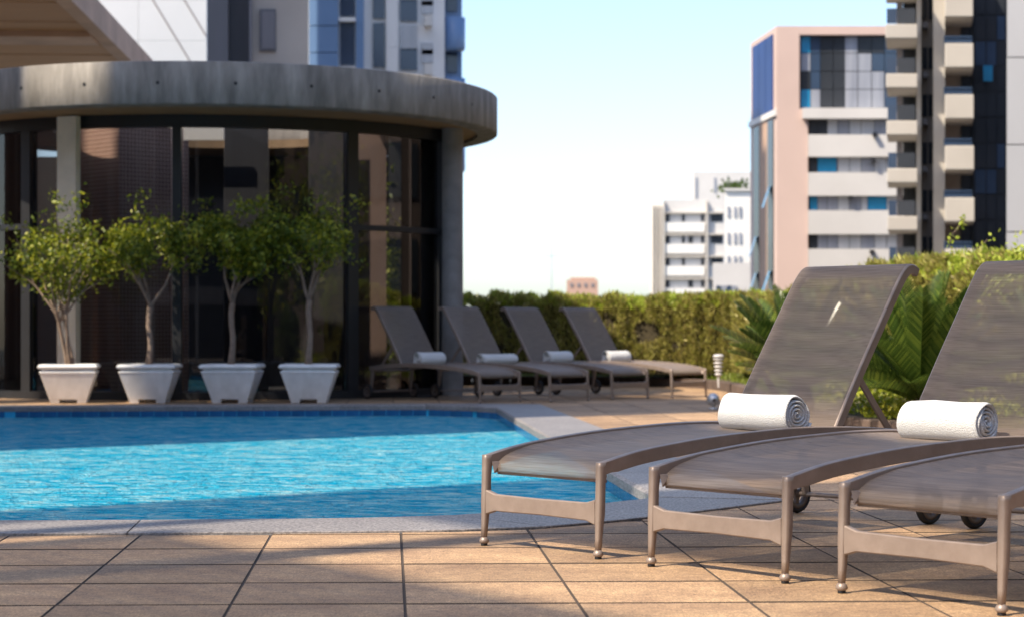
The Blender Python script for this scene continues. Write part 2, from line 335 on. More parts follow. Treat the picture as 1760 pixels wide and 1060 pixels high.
# ---------------------------------------------------------------- geometry of the terrace
NEAR_IN = [(-9.0,9.0),(-5.2,9.04),(-2.35,9.09),(-1.71,9.12),(-0.758,9.2),(-0.42,9.29),(-0.139,9.43),(0.3,9.82),(0.76,10.35)]
NEAR_OUT = [(-9.6,8.40),(-5.15,8.45),(-2.35,8.50),(-1.66,8.525),(-0.71,8.60),(-0.25,8.66),(0.09,8.77),(0.392,9.02),(0.68,9.30),(1.40,10.17)]
POOL_IN = NEAR_IN+[(-0.17,22.25),(-0.45,22.75),(-1.0,23.12),(-5.8,22.62),(-9.0,22.3)]
POOL_OUT = NEAR_OUT+[(0.33,23.3),(-0.15,23.45),(-1.0,23.50),(-5.8,23.0),(-9.6,22.65)]
WATER_Z = -0.12
def clip(poly, a, b, keep_left):
    out = []; n = len(poly)
    def side(p):
        s = (b[0]-a[0])*(p[1]-a[1])-(b[1]-a[1])*(p[0]-a[0]); return s if keep_left else -s
    for i in range(n):
        p, q = poly[i], poly[(i+1) % n]; sp, sq = side(p), side(q)
        if sp >= 0: out.append(p)
        if (sp > 0 > sq) or (sp < 0 < sq):
            t = sp/(sp-sq); out.append((p[0]+(q[0]-p[0])*t, p[1]+(q[1]-p[1])*t))
    return out
def area(p): return 0.5*abs(sum(p[i][0]*p[(i+1)%len(p)][1]-p[(i+1)%len(p)][0]*p[i][1] for i in range(len(p)))) if len(p) > 2 else 0
def outside(poly, hull):                # hull counter-clockwise and convex
    res = []; cur = poly
    for i in range(len(hull)):
        a, b = hull[i], hull[(i+1) % len(hull)]
        o = clip(cur, a, b, False)
        if area(o) > 0.0006: res.append(o)
        cur = clip(cur, a, b, True)
        if area(cur) < 1e-6: break
    return res

# ground of the city far below and the terrace slab
o = MB().box(-2500,-600,-24.4,2500,3500,-24).build('city_ground', M['asphalt']); tag(o, kind='structure')
mb = MB()
for pc in outside([(-30,-12),(9,-12),(9,34),(-30,34)], POOL_OUT): mb.prism(pc, -0.5, -0.004)
pool_deck = tag(mb.build('pool_deck', M['grout']), kind='structure')
o = MB().box(-29.9,-11.9,-24,8.9,33.9,-1.6).build('terrace_podium', M['tan']); tag(o, kind='structure')

# kerb line of the raised bed (also used to leave tiles out behind it)
KERB = [(-1.6,31.8),(0.5,31.7),(2.0,31.1),(2.85,29.7),(3.05,27.6),(2.95,24.6),(2.72,21.6),(2.68,18.9),(2.9,16.9),(3.4,15.4),(4.6,14.1),(6.5,13.2)]
def smooth_path(P, n=8):
    out = []
    for i in range(len(P)-1):
        p0 = P[max(i-1,0)]; p1 = P[i]; p2 = P[i+1]; p3 = P[min(i+2,len(P)-1)]
        for k in range(n):
            t = k/n
            out.append(tuple(0.5*((2*p1[j])+(-p0[j]+p2[j])*t+(2*p0[j]-5*p1[j]+4*p2[j]-p3[j])*t*t+(-p0[j]+3*p1[j]-3*p2[j]+p3[j])*t**3) for j in range(len(p1))))
    out.append(tuple(P[-1])); return out
KP = smooth_path(KERB, 10)
def behind_kerb(x, y):
    best = min(range(len(KP)-1), key=lambda i: (KP[i][0]-x)**2+(KP[i][1]-y)**2)
    a, b = KP[best], KP[best+1]
    return (b[0]-a[0])*(y-a[1])-(b[1]-a[1])*(x-a[0]) > 0 and math.hypot(a[0]-x, a[1]-y) > 0.45

# deck tiles
TW, TD = 0.560, 0.545; g = 0.0045
ang = math.atan(0.062); td = Vector((-math.sin(ang), math.cos(ang))); tx = Vector((math.cos(ang), math.sin(ang)*0.55)).normalized()
O = Vector((-0.483, 8.60)); O = O+td*(-0.575)
near_tiles, rest = [], []
for i in range(-34, 20):
    for j in range(-12, 48):
        c = O+tx*(TW*(i+0.5))+td*(TD*(j+0.5))
        if c.x < -16 or c.x > 7 or c.y < 1.0 or c.y > 32: continue
        if behind_kerb(c.x, c.y): continue
        hx, hy = TW/2-0.0026, TD/2-0.012
        q = [c-tx*hx-td*hy, c+tx*hx-td*hy, c+tx*hx+td*hy, c-tx*hx+td*hy]; q = [(p.x, p.y) for p in q]
        pcs = outside(q, POOL_OUT)
        if not pcs or sum(area(p) for p in pcs) < 0.004: continue
        inview = c.y > 5.6 and abs(c.x) < 0.2588*c.y+0.35 and not (c.x < -1.2 and c.y > 25.2)
        (near_tiles if inview else rest).append((c, pcs))
near_tiles.sort(key=lambda t: t[0].y)
rest += near_tiles[300:]; near_tiles = near_tiles[:300]
share = None
for c, pcs in near_tiles:
    dz = random.uniform(-0.0008, 0.0008)
    full = len(pcs) == 1 and len(pcs[0]) == 4 and area(pcs[0]) > (TW-0.0052)*(TD-0.024)*0.995
    if full and share is None:
        share = MB().prism([(p[0]-c.x, p[1]-c.y) for p in pcs[0]], -0.03, 0, 0.003, 0.004).mesh('tile'); share.materials.append(M['tile']); mortar_sides(share)
    if full: t = link('tile', share, pool_deck)
    else:
        mb = MB()
        for pc in pcs: mb.prism([(p[0]-c.x, p[1]-c.y) for p in pc], -0.03, 0, 0.003, 0.004)
        t = mb.build('tile', M['tile'], pool_deck); mortar_sides(t.data)
    t.location = (c.x, c.y, dz); t.rotation_euler = (random.uniform(-1,1)*0.0015, random.uniform(-1,1)*0.0015, random.uniform(-1,1)*0.002)
mb = MB()
for c, pcs in rest:
    for pc in pcs: mb.prism(pc, -0.03, 0, 0.004, 0.004)
t = mb.build('distant_tiles', M['tile'], pool_deck); mortar_sides(t.data); tag(t, kind='stuff')

# coping slabs
def along(P, t):                         # point at fraction t of polyline length
    L = [math.dist(P[i], P[i+1]) for i in range(len(P)-1)]; s = t*sum(L)
    for i, l in enumerate(L):
        if s <= l or i == len(L)-1: return tuple(P[i][k]+(P[i+1][k]-P[i][k])*s/l for k in (0,1))
        s -= l
pool = tag(empty('pool_surround', (0,0,0), None, None), kind='structure')
del_slabs = []
def slab(inn, out):
    poly = list(out)+list(reversed(inn)); n = len(poly)
    c = (sum(p[0] for p in poly)/n, sum(p[1] for p in poly)/n)
    mb = MB(); ni, no = len(inn), len(out)
    # strip of quads so that curved slabs stay clean
    K = max(ni, no)*3; A = [along(out, k/K) for k in range(K+1)]; B = [along(inn, k/K) for k in range(K+1)]
    z0, z1, ch = -0.05, 0.012, 0.010
    secs = []
    for k in range(K+1):
        a, b = Vector(A[k]), Vector(B[k]); d = (b-a).normalized()
        secs.append([(a.x-c[0],a.y-c[1],z0),(a.x-c[0],a.y-c[1],z1-0.003),((a+d*0.004).x-c[0],(a+d*0.004).y-c[1],z1),
                     ((b-d*ch).x-c[0],(b-d*ch).y-c[1],z1),((b+d*0.015).x-c[0],(b+d*0.015).y-c[1],z1-ch*1.2),((b+d*0.015).x-c[0],(b+d*0.015).y-c[1],z0)])
    mb.sweep(secs, smooth=False)
    o = mb.build('coping_slab', M['coping'], pool, fixn=True); o.location = (c[0], c[1], random.uniform(-0.0015,0.0015))
def sub(P, t0, t1, n=4): return [along(P, t0+(t1-t0)*k/n) for k in range(n+1)]
ii = NEAR_IN; oo = NEAR_OUT
def shrink(P): return P
gap = 0.003
def seg_slab(inn, out, n):
    for k in range(n):
        t0, t1 = k/n, (k+1)/n; e = gap/ max(0.5, math.dist(inn[0], inn[-1]))
        slab(sub(inn, t0+e, t1-e), sub(out, t0+e, t1-e))
seg_slab(NEAR_IN[:4], NEAR_OUT[:4], 4)
seg_slab(NEAR_IN[3:], NEAR_OUT[3:], 2)
seg_slab([(0.76,10.35),(-0.17,22.25)], [(1.40,10.17),(0.33,23.3)], 7)
seg_slab([(-0.17,22.25),(-0.45,22.75),(-1.0,23.12)], [(0.33,23.3),(-0.15,23.45),(-1.0,23.50)], 2)
seg_slab([(-1.0,23.12),(-5.8,22.62),(-9.0,22.3)], [(-1.0,23.50),(-5.8,23.0),(-9.6,22.65)], 8)

# pool basin, waterline tiles, water
n = len(POOL_IN); vs = [(p[0],p[1],-0.045) for p in POOL_IN]+[(p[0],p[1],-1.25) for p in POOL_IN]
basin = MB().add(vs, [(i,n+i,n+(i+1)%n,(i+1)%n) for i in range(n)]+[tuple(range(n,2*n))]).build('pool_basin', M['poolfloor']); tag(basin, kind='structure')
def wl_tiles(P, size, z0, z1):
    L = math.dist(P[0], P[1]); k = int(L/size); d = ((P[1][0]-P[0][0])/L, (P[1][1]-P[0][1])/L); nrm = (-d[1], d[0])
    me = MB().box(-size/2+0.003, -0.004, z0, size/2-0.003, 0.007, z1).mesh('waterline_tile'); me.materials.append(M['pooltile'])
    for q in range(k):
        s = (q+0.5)*size; o = link('waterline_tile', me, basin); o.location = (P[0][0]+d[0]*s, P[0][1]+d[1]*s, 0); o.rotation_euler = (0,0,math.atan2(d[1], d[0]))
wl_tiles([(-0.45,22.75),(-1.0,23.12)], 0.157, -0.30, -0.046)
wl_tiles([(-1.0,23.12),(-5.8,22.62)], 0.157, -0.30, -0.046)
wl_tiles([(-5.8,22.62),(-9,22.3)], 0.157, -0.30, -0.046)
wl_tiles([(0.76,10.35),(-0.17,22.25)], 0.157, -0.30, -0.046)
wl_tiles([(-0.17,22.25),(-0.45,22.75)], 0.157, -0.30, -0.046)
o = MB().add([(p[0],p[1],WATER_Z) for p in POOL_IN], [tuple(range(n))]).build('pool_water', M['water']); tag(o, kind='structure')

# ---------------------------------------------------------------- raised bed: kerb, soil, lawn, ground cover
def offs(P, d):
    out = []
    for i, p in enumerate(P):
        a = P[max(i-1,0)]; b = P[min(i+1,len(P)-1)]; t = Vector((b[0]-a[0], b[1]-a[1])).normalized(); out.append((p[0]-t.y*d, p[1]+t.x*d))
    return out
kerb = empty('garden_kerb', (2.7,22,0), 'low brown stone kerb curving round the planted bed behind the loungers', 'kerb')
K2 = smooth_path(KERB, 4); K2o = offs(K2, 0.16)
for i in range(len(K2)-1):
    a, b, c2, d2 = K2[i], K2[i+1], K2o[i+1], K2o[i]
    mx_ = ((a[0]+c2[0])/2, (a[1]+c2[1])/2)
    q = [(mx_[0]+(p[0]-mx_[0])*0.97-2.7, mx_[1]+(p[1]-mx_[1])*0.97-22) for p in (a,b,c2,d2)]
    MB().prism(q, -0.02, 0.135+random.uniform(-.004,.004), 0.012, 0.012).build('stone_block', M['kerb'], kerb, fixn=True)
def bedz(d, x=0, y=0): return 0.10+0.34*(1-math.exp(-d/1.6))+0.03*math.sin(3*x+1)*math.sin(2.3*y)
rows = [0.14,0.4,0.8,1.3,2,3,4.5,7]; vs = []; fs = []
RO = [offs(KP, d) for d in rows]
for ri, d in enumerate(rows):
    for i, p in enumerate(RO[ri]): vs.append((p[0], p[1], bedz(d-0.14, *p) if ri else 0.09))
nk = len(KP)
for r_ in range(len(rows)-1):
    for i in range(nk-1): fs.append((r_*nk+i, r_*nk+i+1, (r_+1)*nk+i+1, (r_+1)*nk+i))
garden_bed = tag(MB().add(vs, fs, True).build('garden_bed', M['bed'], fixn=True), kind='structure')
def scatter_bed(n, i0, i1, d0, d1):
    P = []
    for _ in range(n):
        i = random.uniform(i0, i1-1); k = int(i); f = i-k; d = random.uniform(d0, d1)
        a = KP[k]; b = KP[min(k+1, nk-1)]; t = Vector((b[0]-a[0], b[1]-a[1])).normalized()
        x = a[0]+(b[0]-a[0])*f-t.y*d; y = a[1]+(b[1]-a[1])*f+t.x*d
        P.append((x, y, bedz(d-0.14, x, y)))
    return np.array(P)
P = scatter_bed(26000, 0, 62, 0.17, 2.6); D = rng.normal(size=P.shape)*0.45; D[:,2] = 1
tag(leaves('lawn_grass', P, D, rng.uniform(0.05,0.12,len(P)), 0.014, M['grass']), 'sunlit yellow green lawn between the kerb and the hedge', 'grass', kind='stuff')
P0 = scatter_bed(170, 66, 108, 0.25, 2.2); cl = []
for p in P0:
    m_ = 60; q = rng.normal(size=(m_,3))*[0.10,0.10,0.05]+p; q[:,2] = np.abs(q[:,2]-p[2])+p[2]+0.02; cl.append(q)
P = np.concatenate(cl); D = rng.normal(size=P.shape); D[:,2] = np.abs(D[:,2])+0.4
tag(leaves('ground_cover', P, D, rng.uniform(0.03,0.055,len(P)), 0.03, M['cover']), 'bright yellow green ground cover plants in front of the cycads', 'ground cover', kind='stuff')

# ---------------------------------------------------------------- hedges
def hedge(name, path, thick, z0, ztop, dens, label, seed=0):
    root = empty(name, (path[0][0], path[0][1], 0), label, 'hedge'); ox, oy = path[0]
    S = smooth_path(path, 6); n = len(S)
    inn = offs(S, -thick/2+0.10); out = offs(S, thick/2-0.10)
    zt = [ztop(i/(n-1)) for i in range(n)]
    secs = [[(inn[i][0]-ox,inn[i][1]-oy,z0),(inn[i][0]-ox,inn[i][1]-oy,zt[i]-0.14),(out[i][0]-ox,out[i][1]-oy,zt[i]-0.14),(out[i][0]-ox,out[i][1]-oy,z0)] for i in range(n)]
    MB().sweep(secs, smooth=False).build('branch_core', M['hcore'], root, fixn=True)
    L = sum(math.dist(S[i], S[i+1]) for i in range(n-1)); N1 = int(L*dens)
    t = rng.uniform(0, n-1.001, N1); k = t.astype(int); f = (t-k)[:,None]
    S_ = np.array(S); T = S_[np.minimum(k+1,n-1)]-S_[k]; T = T/np.linalg.norm(T, axis=1, keepdims=True)
    c = S_[k]*(1-f)+S_[np.minimum(k+1,n-1)]*f; Z = np.array(zt)[k]
    nr = np.stack([-T[:,1], T[:,0]], 1)
    wav = 0.05*np.sin(t*2.1+seed)+0.05*np.sin(t*5.7+1+seed)
    side = rng.choice([-1.0,1.0], N1, p=[0.68,0.32]); off = side*(thick/2-np.abs(rng.normal(0,0.05,N1))+wav*0.6)
    h = rng.uniform(0,1,N1); z = z0+(Z-z0)*h
    P = np.column_stack([c+nr*off[:,None], z])
    # open pockets
    pk = np.sin(P[:,0]*9+np.sin(P[:,2]*5)*2+seed)+np.sin(P[:,1]*8.0)+np.sin(P[:,2]*11+P[:,0]*4); keep = pk > -1.25
    P = P[keep]; s2 = side[keep]; n2 = nr[keep]
    D = np.column_stack([n2*s2[:,None]*0.55, np.full(len(P),1.0)])+rng.normal(size=P.shape)*0.4
    P -= [ox,oy,0]
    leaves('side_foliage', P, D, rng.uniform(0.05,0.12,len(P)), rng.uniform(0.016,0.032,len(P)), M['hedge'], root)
    N2 = int(L*dens*0.9); t = rng.uniform(0, n-1.001, N2); k = t.astype(int); f = (t-k)[:,None]
    T = S_[np.minimum(k+1,n-1)]-S_[k]; T = T/np.linalg.norm(T, axis=1, keepdims=True); c = S_[k]*(1-f)+S_[np.minimum(k+1,n-1)]*f; Z = np.array(zt)[k]
    nr = np.stack([-T[:,1], T[:,0]], 1); off = rng.uniform(-1,1,N2)*(thick/2)
    z = Z-0.10+0.03*np.sin(t*3.3+seed)+0.03*np.sin(t*7.9)-np.abs(off/(thick/2))**4*0.10+np.abs(rng.normal(0,0.035,N2))
    P = np.column_stack([c+nr*off[:,None], z])-[ox,oy,0]; D = rng.normal(size=P.shape)*0.5; D[:,2] = 1
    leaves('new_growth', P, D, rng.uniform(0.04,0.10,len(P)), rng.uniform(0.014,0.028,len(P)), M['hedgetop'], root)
    return root
hedge('clipped_hedge', [(-1.2,31.6),(0.2,31.5),(1.6,31.1),(2.8,30.6),(3.8,30.2)], 1.0, 0.2, lambda t: 1.395+0.02*math.sin(t*9)+0.022*math.sin(t*41)+0.015*math.sin(t*77+1), 5600,
      'long clipped hedge with brownish sides and yellow green top behind the far loungers')
hedge('clipped_hedge', [(3.75,29.2),(3.9,27.4),(4.4,25.2),(4.75,22.8),(5.3,20.9),(6.6,19.2)], 1.0, 0.25, lambda t: 1.26 if t < 0.12 else 1.26+0.40*min(1,(t-0.12)/0.45), 6200,
      'taller clipped hedge at the right behind the two cycads and near loungers', 3)

# sprouts above the right hedge
def sprig(loc, hgt, label, n=46):
    root = empty('tall_shoot', loc, label, 'plant')
    pts = [(0.05*math.sin(q*1.3)+0.10*(q/6)**2, 0, hgt*q/6) for q in range(7)]
    MB().tube(pts, [0.006-0.0006*q for q in range(7)], 5).build('stem', M['bark'], root)
    P = []; 
    for _ in range(n):
        q = random.uniform(1.0, 6); k = min(int(q), 5); f = q-k; P.append([pts[k][j]+(pts[k+1][j]-pts[k][j])*f+random.gauss(0,0.018) for j in range(3)])
    P = np.array(P); D = rng.normal(size=P.shape); tag(leaves('leaf_spray', P, D, 0.06, 0.04, M['hedgetop'], root), kind='stuff')
sprig((4.86,21.9,1.5), 0.62, 'tall thin leafy shoot rising from the right hedge against the dark tower')
sprig((5.07,21.7,1.45), 0.42, 'short thin leafy shoot just right of the tallest shoot on the hedge', 26)

# bush at far right
root = empty('leafy_bush', (5.5,19.9,0.3), 'loose bright leafy bush standing above the hedge at the far right', 'bush')
MB().tube([(0,0,0),(0.03,0,0.6),(0,0.02,1.0)], [0.04,0.03,0.015], 6).build('trunk', M['bark'], root)
P = rng.normal(size=(2600,3))*[0.34,0.3,0.17]+[0.0,0,1.13]; D = rng.normal(size=P.shape)
leaves('crown', P, D, rng.uniform(0.05,0.09,len(P)), 0.035, M['hedgetop'], root)

# cycads
def cycad(loc, s, label, nf=58, seed=1, lean=0.0):
    nf = int(nf*1.25)
    rr = random.Random(seed); root = empty('cycad', loc, label, 'plant', 'cycads in the raised bed')
    MB().lathe([(0.001,-0.05),(0.12*s,-0.05),(0.13*s,0.1),(0.09*s,0.24*s),(0.001,0.27*s)], seg=12).build('trunk', M['soil'], root)
    for q in range(nf):
        az = rr.uniform(0, 2*math.pi); el = R(rr.uniform(22, 80)); Lf = s*rr.uniform(0.85, 1.15); up0 = math.sin(el); ho = math.cos(el)
        pts = []; K = 14
        for k in range(K+1):
            t = k/K; droop = 0.30*Lf*t*t*ho
            pts.append(Vector((math.cos(az)*ho*Lf*t*(1+0.12*t), math.sin(az)*ho*Lf*t*(1+0.12*t), 0.22*s+up0*Lf*t-droop)))
        mb = MB(); mb.tube(pts, [0.008*(1-0.8*k/K)*s for k in range(K+1)], 4, cap=False)
        side = Vector((-math.sin(az), math.cos(az), 0))
        for k in range(44):
            t = 0.10+0.90*k/44; i = min(int(t*K), K-1); f = t*K-i; p = pts[i].lerp(pts[i+1], f); T = (pts[i+1]-pts[i]).normalized(); upv = side.cross(T)*-1
            if upv.z < 0: upv = -upv
            ll = 0.18*s*math.sin(math.pi*min(1,max(0.16,t*0.93+0.05)))**0.6
            for sg in (-1,1):
                d = (side*sg*0.72+T*0.62+upv*0.42).normalized(); wv = T*0.0075*s
                tip = p+d*ll; mid = p+d*ll*0.5
                mb.add([p-wv, mid-wv*1.2+upv*0.004, tip, mid+wv*1.2+upv*0.004, p+wv], [(0,1,2,3,4)])
        mb.build('frond', M['cycad'], root)
cycad((2.55,17.5,0.14), 0.98, 'cycad whose lit left fronds spread beside the first near lounger back', 46, 3)
cycad((3.42,16.6,0.02), 1.12, 'large dark cycad standing between the two near lounger backs', 58, 8)
cycad((4.45,16.4,0.22), 0.9, 'cycad behind the mesh back of the second near lounger', 40, 12)

# garden lights
def bollard(loc, label):
    root = empty('garden_light', loc, label, 'garden light')
    MB().tube([(0,0,-0.06),(0,0,0.10)], [0.012,0.022], 8).build('spike', M['lampwhite'], root)
    for k in range(5):
        MB().lathe([(0.030,0.10+0.052*k),(0.052+0.005*k,0.118+0.052*k),(0.056+0.005*k,0.130+0.052*k),(0.034,0.146+0.052*k)], seg=16).build('louvre', M['lampwhite'], root)
    MB().lathe([(0.03,0.355),(0.078,0.362),(0.078,0.385),(0.05,0.402),(0.001,0.405)], seg=16).build('cap', M['lampwhite'], root)
bollard((at(1229,655,27.5).x+0.05,27.5,0.14), 'white louvred garden light standing in the lawn right of the far loungers')
root = empty('floor_spotlight', (2.23,21.9,0), 'small round metal spotlight on the deck at the kerb, left of the nearest towel', 'spotlight')
MB().lathe([(0.001,0),(0.05,0),(0.05,0.02),(0.015,0.025),(0.015,0.05)], seg=16).build('base', M['steel'], root)
MB().lathe([(0.02,-0.07),(0.062,-0.05),(0.072,0.04),(0.06,0.045),(0.001,0.042)], (0,0,0), 18, 'y').build('lamp_head', M['steel'], root).location = (0,-0.0,0.11)

# ---------------------------------------------------------------- sun loungers
PROF = [(0,0.373),(0.15,0.402),(0.3,0.422),(0.6,0.448),(0.9,0.462),(1.2,0.469),(1.5,0.462),(1.8,0.445),(2.08,0.415)]
PS = smooth_path(PROF, 5)
def railz(s):
    for i in range(len(PS)-1):
        if PS[i+1][0] >= s: a, b = PS[i], PS[i+1]; return a[1]+(b[1]-a[1])*(s-a[0])/(b[0]-a[0])
    return PS[-1][1]
def make_lounger(label, group):   # the whole lounger is about 2.2 m long and 0.66 m wide
    # local axes: x = along the lounger from foot end to head end, y = across (towards its left side), z up; origin under the middle of the foot end
    root = empty('sun_lounger', (0,0,0), label, 'sun lounger', group)
    Wh = 0.33
    for sg in (-1, 1):
        y0 = sg*Wh; secs = []
        for s, z in PS:
            hgt = 0.056 if s > 0.06 else 0.050; wd = 0.0165
            secs.append([(s,y0-wd,z-hgt),(s,y0+wd,z-hgt),(s,y0+wd,z-0.002),(s,y0,z+0.001),(s,y0-wd,z-0.002)])
        MB().sweep(secs, smooth=False).build('side_rail', M['bronze'], root, fixn=True, bevel=0.003)
        # front leg, tapered, flared into the rail, ball foot
        secs = []
        for z, sx, sy, cx in [(0.030,0.011,0.010,-0.012),(0.08,0.013,0.0118,-0.009),(0.14,0.0155,0.014,-0.005),(0.17,0.018,0.016,-0.003),(0.22,0.018,0.016,-0.001),(0.29,0.0175,0.016,0.001),(0.33,0.020,0.0168,0.004),(0.355,0.024,0.0170,0.008),(0.3725,0.0245,0.0170,0.009)]:
            k = 10; sec = []
            for q in range(k):
                a = 2*math.pi*(q+0.5)/k; ca, sa = math.cos(a), math.sin(a)
                e = 0.5; sec.append((cx+sx*math.copysign(abs(ca)**e, ca), y0+sy*math.copysign(abs(sa)**e, sa), z))
            secs.append(sec)
        leg = MB().sweep(secs).build('leg', M['bronze'], root, fixn=True)
        MB().lathe([(0.010,0.036),(0.017,0.030),(0.0205,0.022),(0.020,0.015),(0.014,0.010)], (-0.012,y0,0), 14).build('ball_foot', M['bronze'], leg)
        MB().lathe([(0.001,0.0),(0.014,0.0),(0.014,0.010),(0.001,0.011)], (-0.012,y0,0), 12).build('foot_pad', M['rubber'], leg)
        # rear bracket down to the axle
        secs = []
        for t in range(6):
            f = t/5; x = 2.03+0.035*f; z = 0.37-0.275*f; hw = 0.030*(1-f)+0.016*f
            secs.append([(x-hw,y0-0.011,z),(x+hw,y0-0.011,z),(x+hw,y0+0.011,z),(x-hw,y0+0.011,z)])
        MB().sweep(secs, smooth=False).build('rear_leg', M['bronze'], root, fixn=True, bevel=0.003)
        # wheel: tyre, rim with openings
        tr = []; rw = 0.095; K = 28
        wh = MB()
        prof = [(0.076,-0.015),(0.082,-0.017),(0.091,-0.013),(0.095,-0.005),(0.095,0.005),(0.091,0.013),(0.082,0.017),(0.076,0.015),(0.076,-0.015)]
        tyre = wh.lathe([(r_, z_) for r_, z_ in prof], (0,0,0), K, 'y').build('tyre', M['rubber'], root, fixn=True)
        tyre.location = (2.065, sg*0.385, 0.095)
        rim = MB().lathe([(0.052,-0.012),(0.0765,-0.013),(0.0765,0.013),(0.052,0.012),(0.052,-0.012)], (0,0,0), K, 'y')
        rim.lathe([(0.001,-0.014),(0.020,-0.014),(0.020,0.014),(0.001,0.014)], (0,0,0), 14, 'y')
        for k in range(3):
            a = 2*math.pi*k/3+0.4; d = Vector((math.cos(a),0,math.sin(a))); nrm = Vector((-math.sin(a),0,math.cos(a)))
            p0 = d*0.012; p1 = d*0.057; sc = []
            for p, hw in ((p0,0.014),(d*0.034,0.010),(p1,0.018)):
                sc.append([p-nrm*hw+Vector((0,-0.009,0)), p+nrm*hw+Vector((0,-0.009,0)), p+nrm*hw+Vector((0,0.009,0)), p-nrm*hw+Vector((0,0.009,0))])
            rim.sweep(sc, smooth=False)
        ro = rim.build('wheel_rim', M['rim'], root, fixn=True); ro.location = (2.065, sg*0.385, 0.095)
        # sling clip at the foot end
        MB().add([(0.012,y0-sg*0.020,0.345),(0.050,y0-sg*0.020,0.345),(0.050,y0-sg*0.034,0.338),(0.012,y0-sg*0.034,0.300),(0.030,y0-sg*0.020,0.296),(0.060,y0-sg*0.024,0.310)],
                 [(0,1,2,3),(1,5,4,0),(3,4,5,2),(0,3,4),(1,2,5)]).build('sling_clip', M['bronze'], root)
    # crossbar of the foot end (deeper near the legs)
    secs = []
    for t in range(13):
        y = -0.315+0.63*t/12; e = abs(y)/0.315; fl = 0.014*max(0,(e-0.86)/0.14)**2
        zt, zb = 0.212+fl+0.003*e, 0.148-fl-0.004*e
        x0, x1 = -0.017, 0.009
        secs.append([(x0,y,zb+0.004),(x0+0.004,y,zb),(x1-0.004,y,zb),(x1,y,zb+0.004),(x1,y,zt-0.004),(x1-0.004,y,zt),(x0+0.004,y,zt),(x0,y,zt-0.004)])
    MB().sweep(secs, smooth=False).build('front_crossbar', M['bronze'], root, fixn=True)
    MB().tube([(2.065,-0.40,0.095),(2.065,0.40,0.095)], 0.011, 10).build('axle', M['bronze'], root)
    MB().tube([(1.47,-0.312,0.428),(1.47,0.312,0.428)], 0.013, 8).build('hinge_bar', M['bronze'], root)
    MB().tube([(2.03,-0.315,0.36),(2.03,0.315,0.36)], 0.014, 8).build('rear_crossbar', M['bronze'], root)
    # seat sling
    inner = 0.312; K = 44; rowsS = []
    path = [(0.050,0.296),(0.036,0.303),(0.034,0.318),(0.045,0.338),(0.07,0.356),(0.11,0.375),(0.17,0.390)]
    s = 0.24
    while s < 1.43: path.append((s, railz(s)-0.010)); s += 0.05
    path.append((1.445, railz(1.445)-0.012))
    path = smooth_path(path, 2); ny = 14; vs = []; fs = []
    for i, (s, z) in enumerate(path):
        for j in range(ny+1):
            y = -inner+2*inner*j/ny; sag = 0.020*(1-(y/inner)**2)*min(1, max(0,(s-0.05)*3)); vs.append((s, y, z-sag))
    for i in range(len(path)-1):
        for j in range(ny): a = i*(ny+1)+j; fs.append((a,a+ny+1,a+ny+2,a+1))
    seat = MB().add(vs, fs, True).build('seat_sling', M['sling'], root)
    # hem seam at the foot edge
    MB().tube([(0.050,-inner,0.296),(0.050,inner,0.296)], 0.006, 6).build('hem', M['sling'], seat)
    # backrest: hinge (1.455,0.445) -> (2.00,1.165), curled top
    a0 = Vector((1.455,0,0.440)); dirb = Vector((0.545,0,0.75)).normalized(); Lb = 0.865; nb = Vector((dirb.z,0,-dirb.x))
    bp = [(0.0,0.012),(0.2,0.004),(0.4,0.0),(0.6,0.0),(0.79,0.0),(0.865,0.004),(0.915,0.016),(0.945,0.040),(0.960,0.070),(0.965,0.098)]
    bp = smooth_path(bp, 4); B = [a0+dirb*u+nb*v for u, v in bp]; n_ = len(B)
    for sg in (-1, 1):
        y0 = sg*0.296; secs = []
        for i, p in enumerate(B):
            t = (B[min(i+1,n_-1)]-B[max(i-1,0)]).normalized(); nn_ = Vector((t.z,0,-t.x)); hw = 0.0125; hh = 0.021
            q = [(-hw,0.004),(-hw*0.4,-0.002),(hw*0.4,-0.002),(hw,0.004),(hw,hh*2),(-hw,hh*2)]
            secs.append([Vector((p.x,y0+a,p.z))+nn_*b for a, b in q])
        MB().sweep(secs, smooth=False).build('back_rail', M['bronze'], root, fixn=True, bevel=0.002)
    e_ = B[-3]; MB().tube([(e_.x-0.01,-0.295,e_.z-0.016),(e_.x-0.01,0.295,e_.z-0.016)], 0.012, 8).build('top_bar', M['bronze'], root)
    vs = []; fs = []; ny = 12; inn2 = 0.297
    for i, p in enumerate(B):
        t = (B[min(i+1,n_-1)]-B[max(i-1,0)]).normalized(); nn_ = Vector((t.z,0,-t.x)); u = bp[i][0]
        for j in range(ny+1):
            y = -inn2+2*inn2*j/ny; sag = 0.016*(1-(y/inn2)**2)*math.sin(math.pi*min(1,max(0,u/0.92))); q = p+nn_*(sag-0.003); vs.append((q.x, y, q.z))
    for i in range(n_-1):
        for j in range(ny): a = i*(ny+1)+j; fs.append((a,a+ny+1,a+ny+2,a+1))
    MB().add(vs, fs, True).build('back_sling', M['sling'], root)
    # hems: doubled cloth along the top and both edges
    vs = []; fs = []; i0 = next(i for i, b in enumerate(bp) if b[0] > 0.845)
    for i in range(i0, n_):
        p = B[i]; t = (B[min(i+1,n_-1)]-B[max(i-1,0)]).normalized(); nn_ = Vector((t.z,0,-t.x))
        for j in range(ny+1):
            y = -inn2+2*inn2*j/ny; sag = 0.016*(1-(y/inn2)**2)*math.sin(math.pi*min(1,max(0,bp[i][0]/0.92))); q = p+nn_*(sag+0.003); vs.append((q.x,y,q.z))
    for i in range(n_-i0-1):
        for j in range(ny): a = i*(ny+1)+j; fs.append((a,a+ny+1,a+ny+2,a+1))
    MB().add(vs, fs, True).build('top_hem', M['sling'], root)
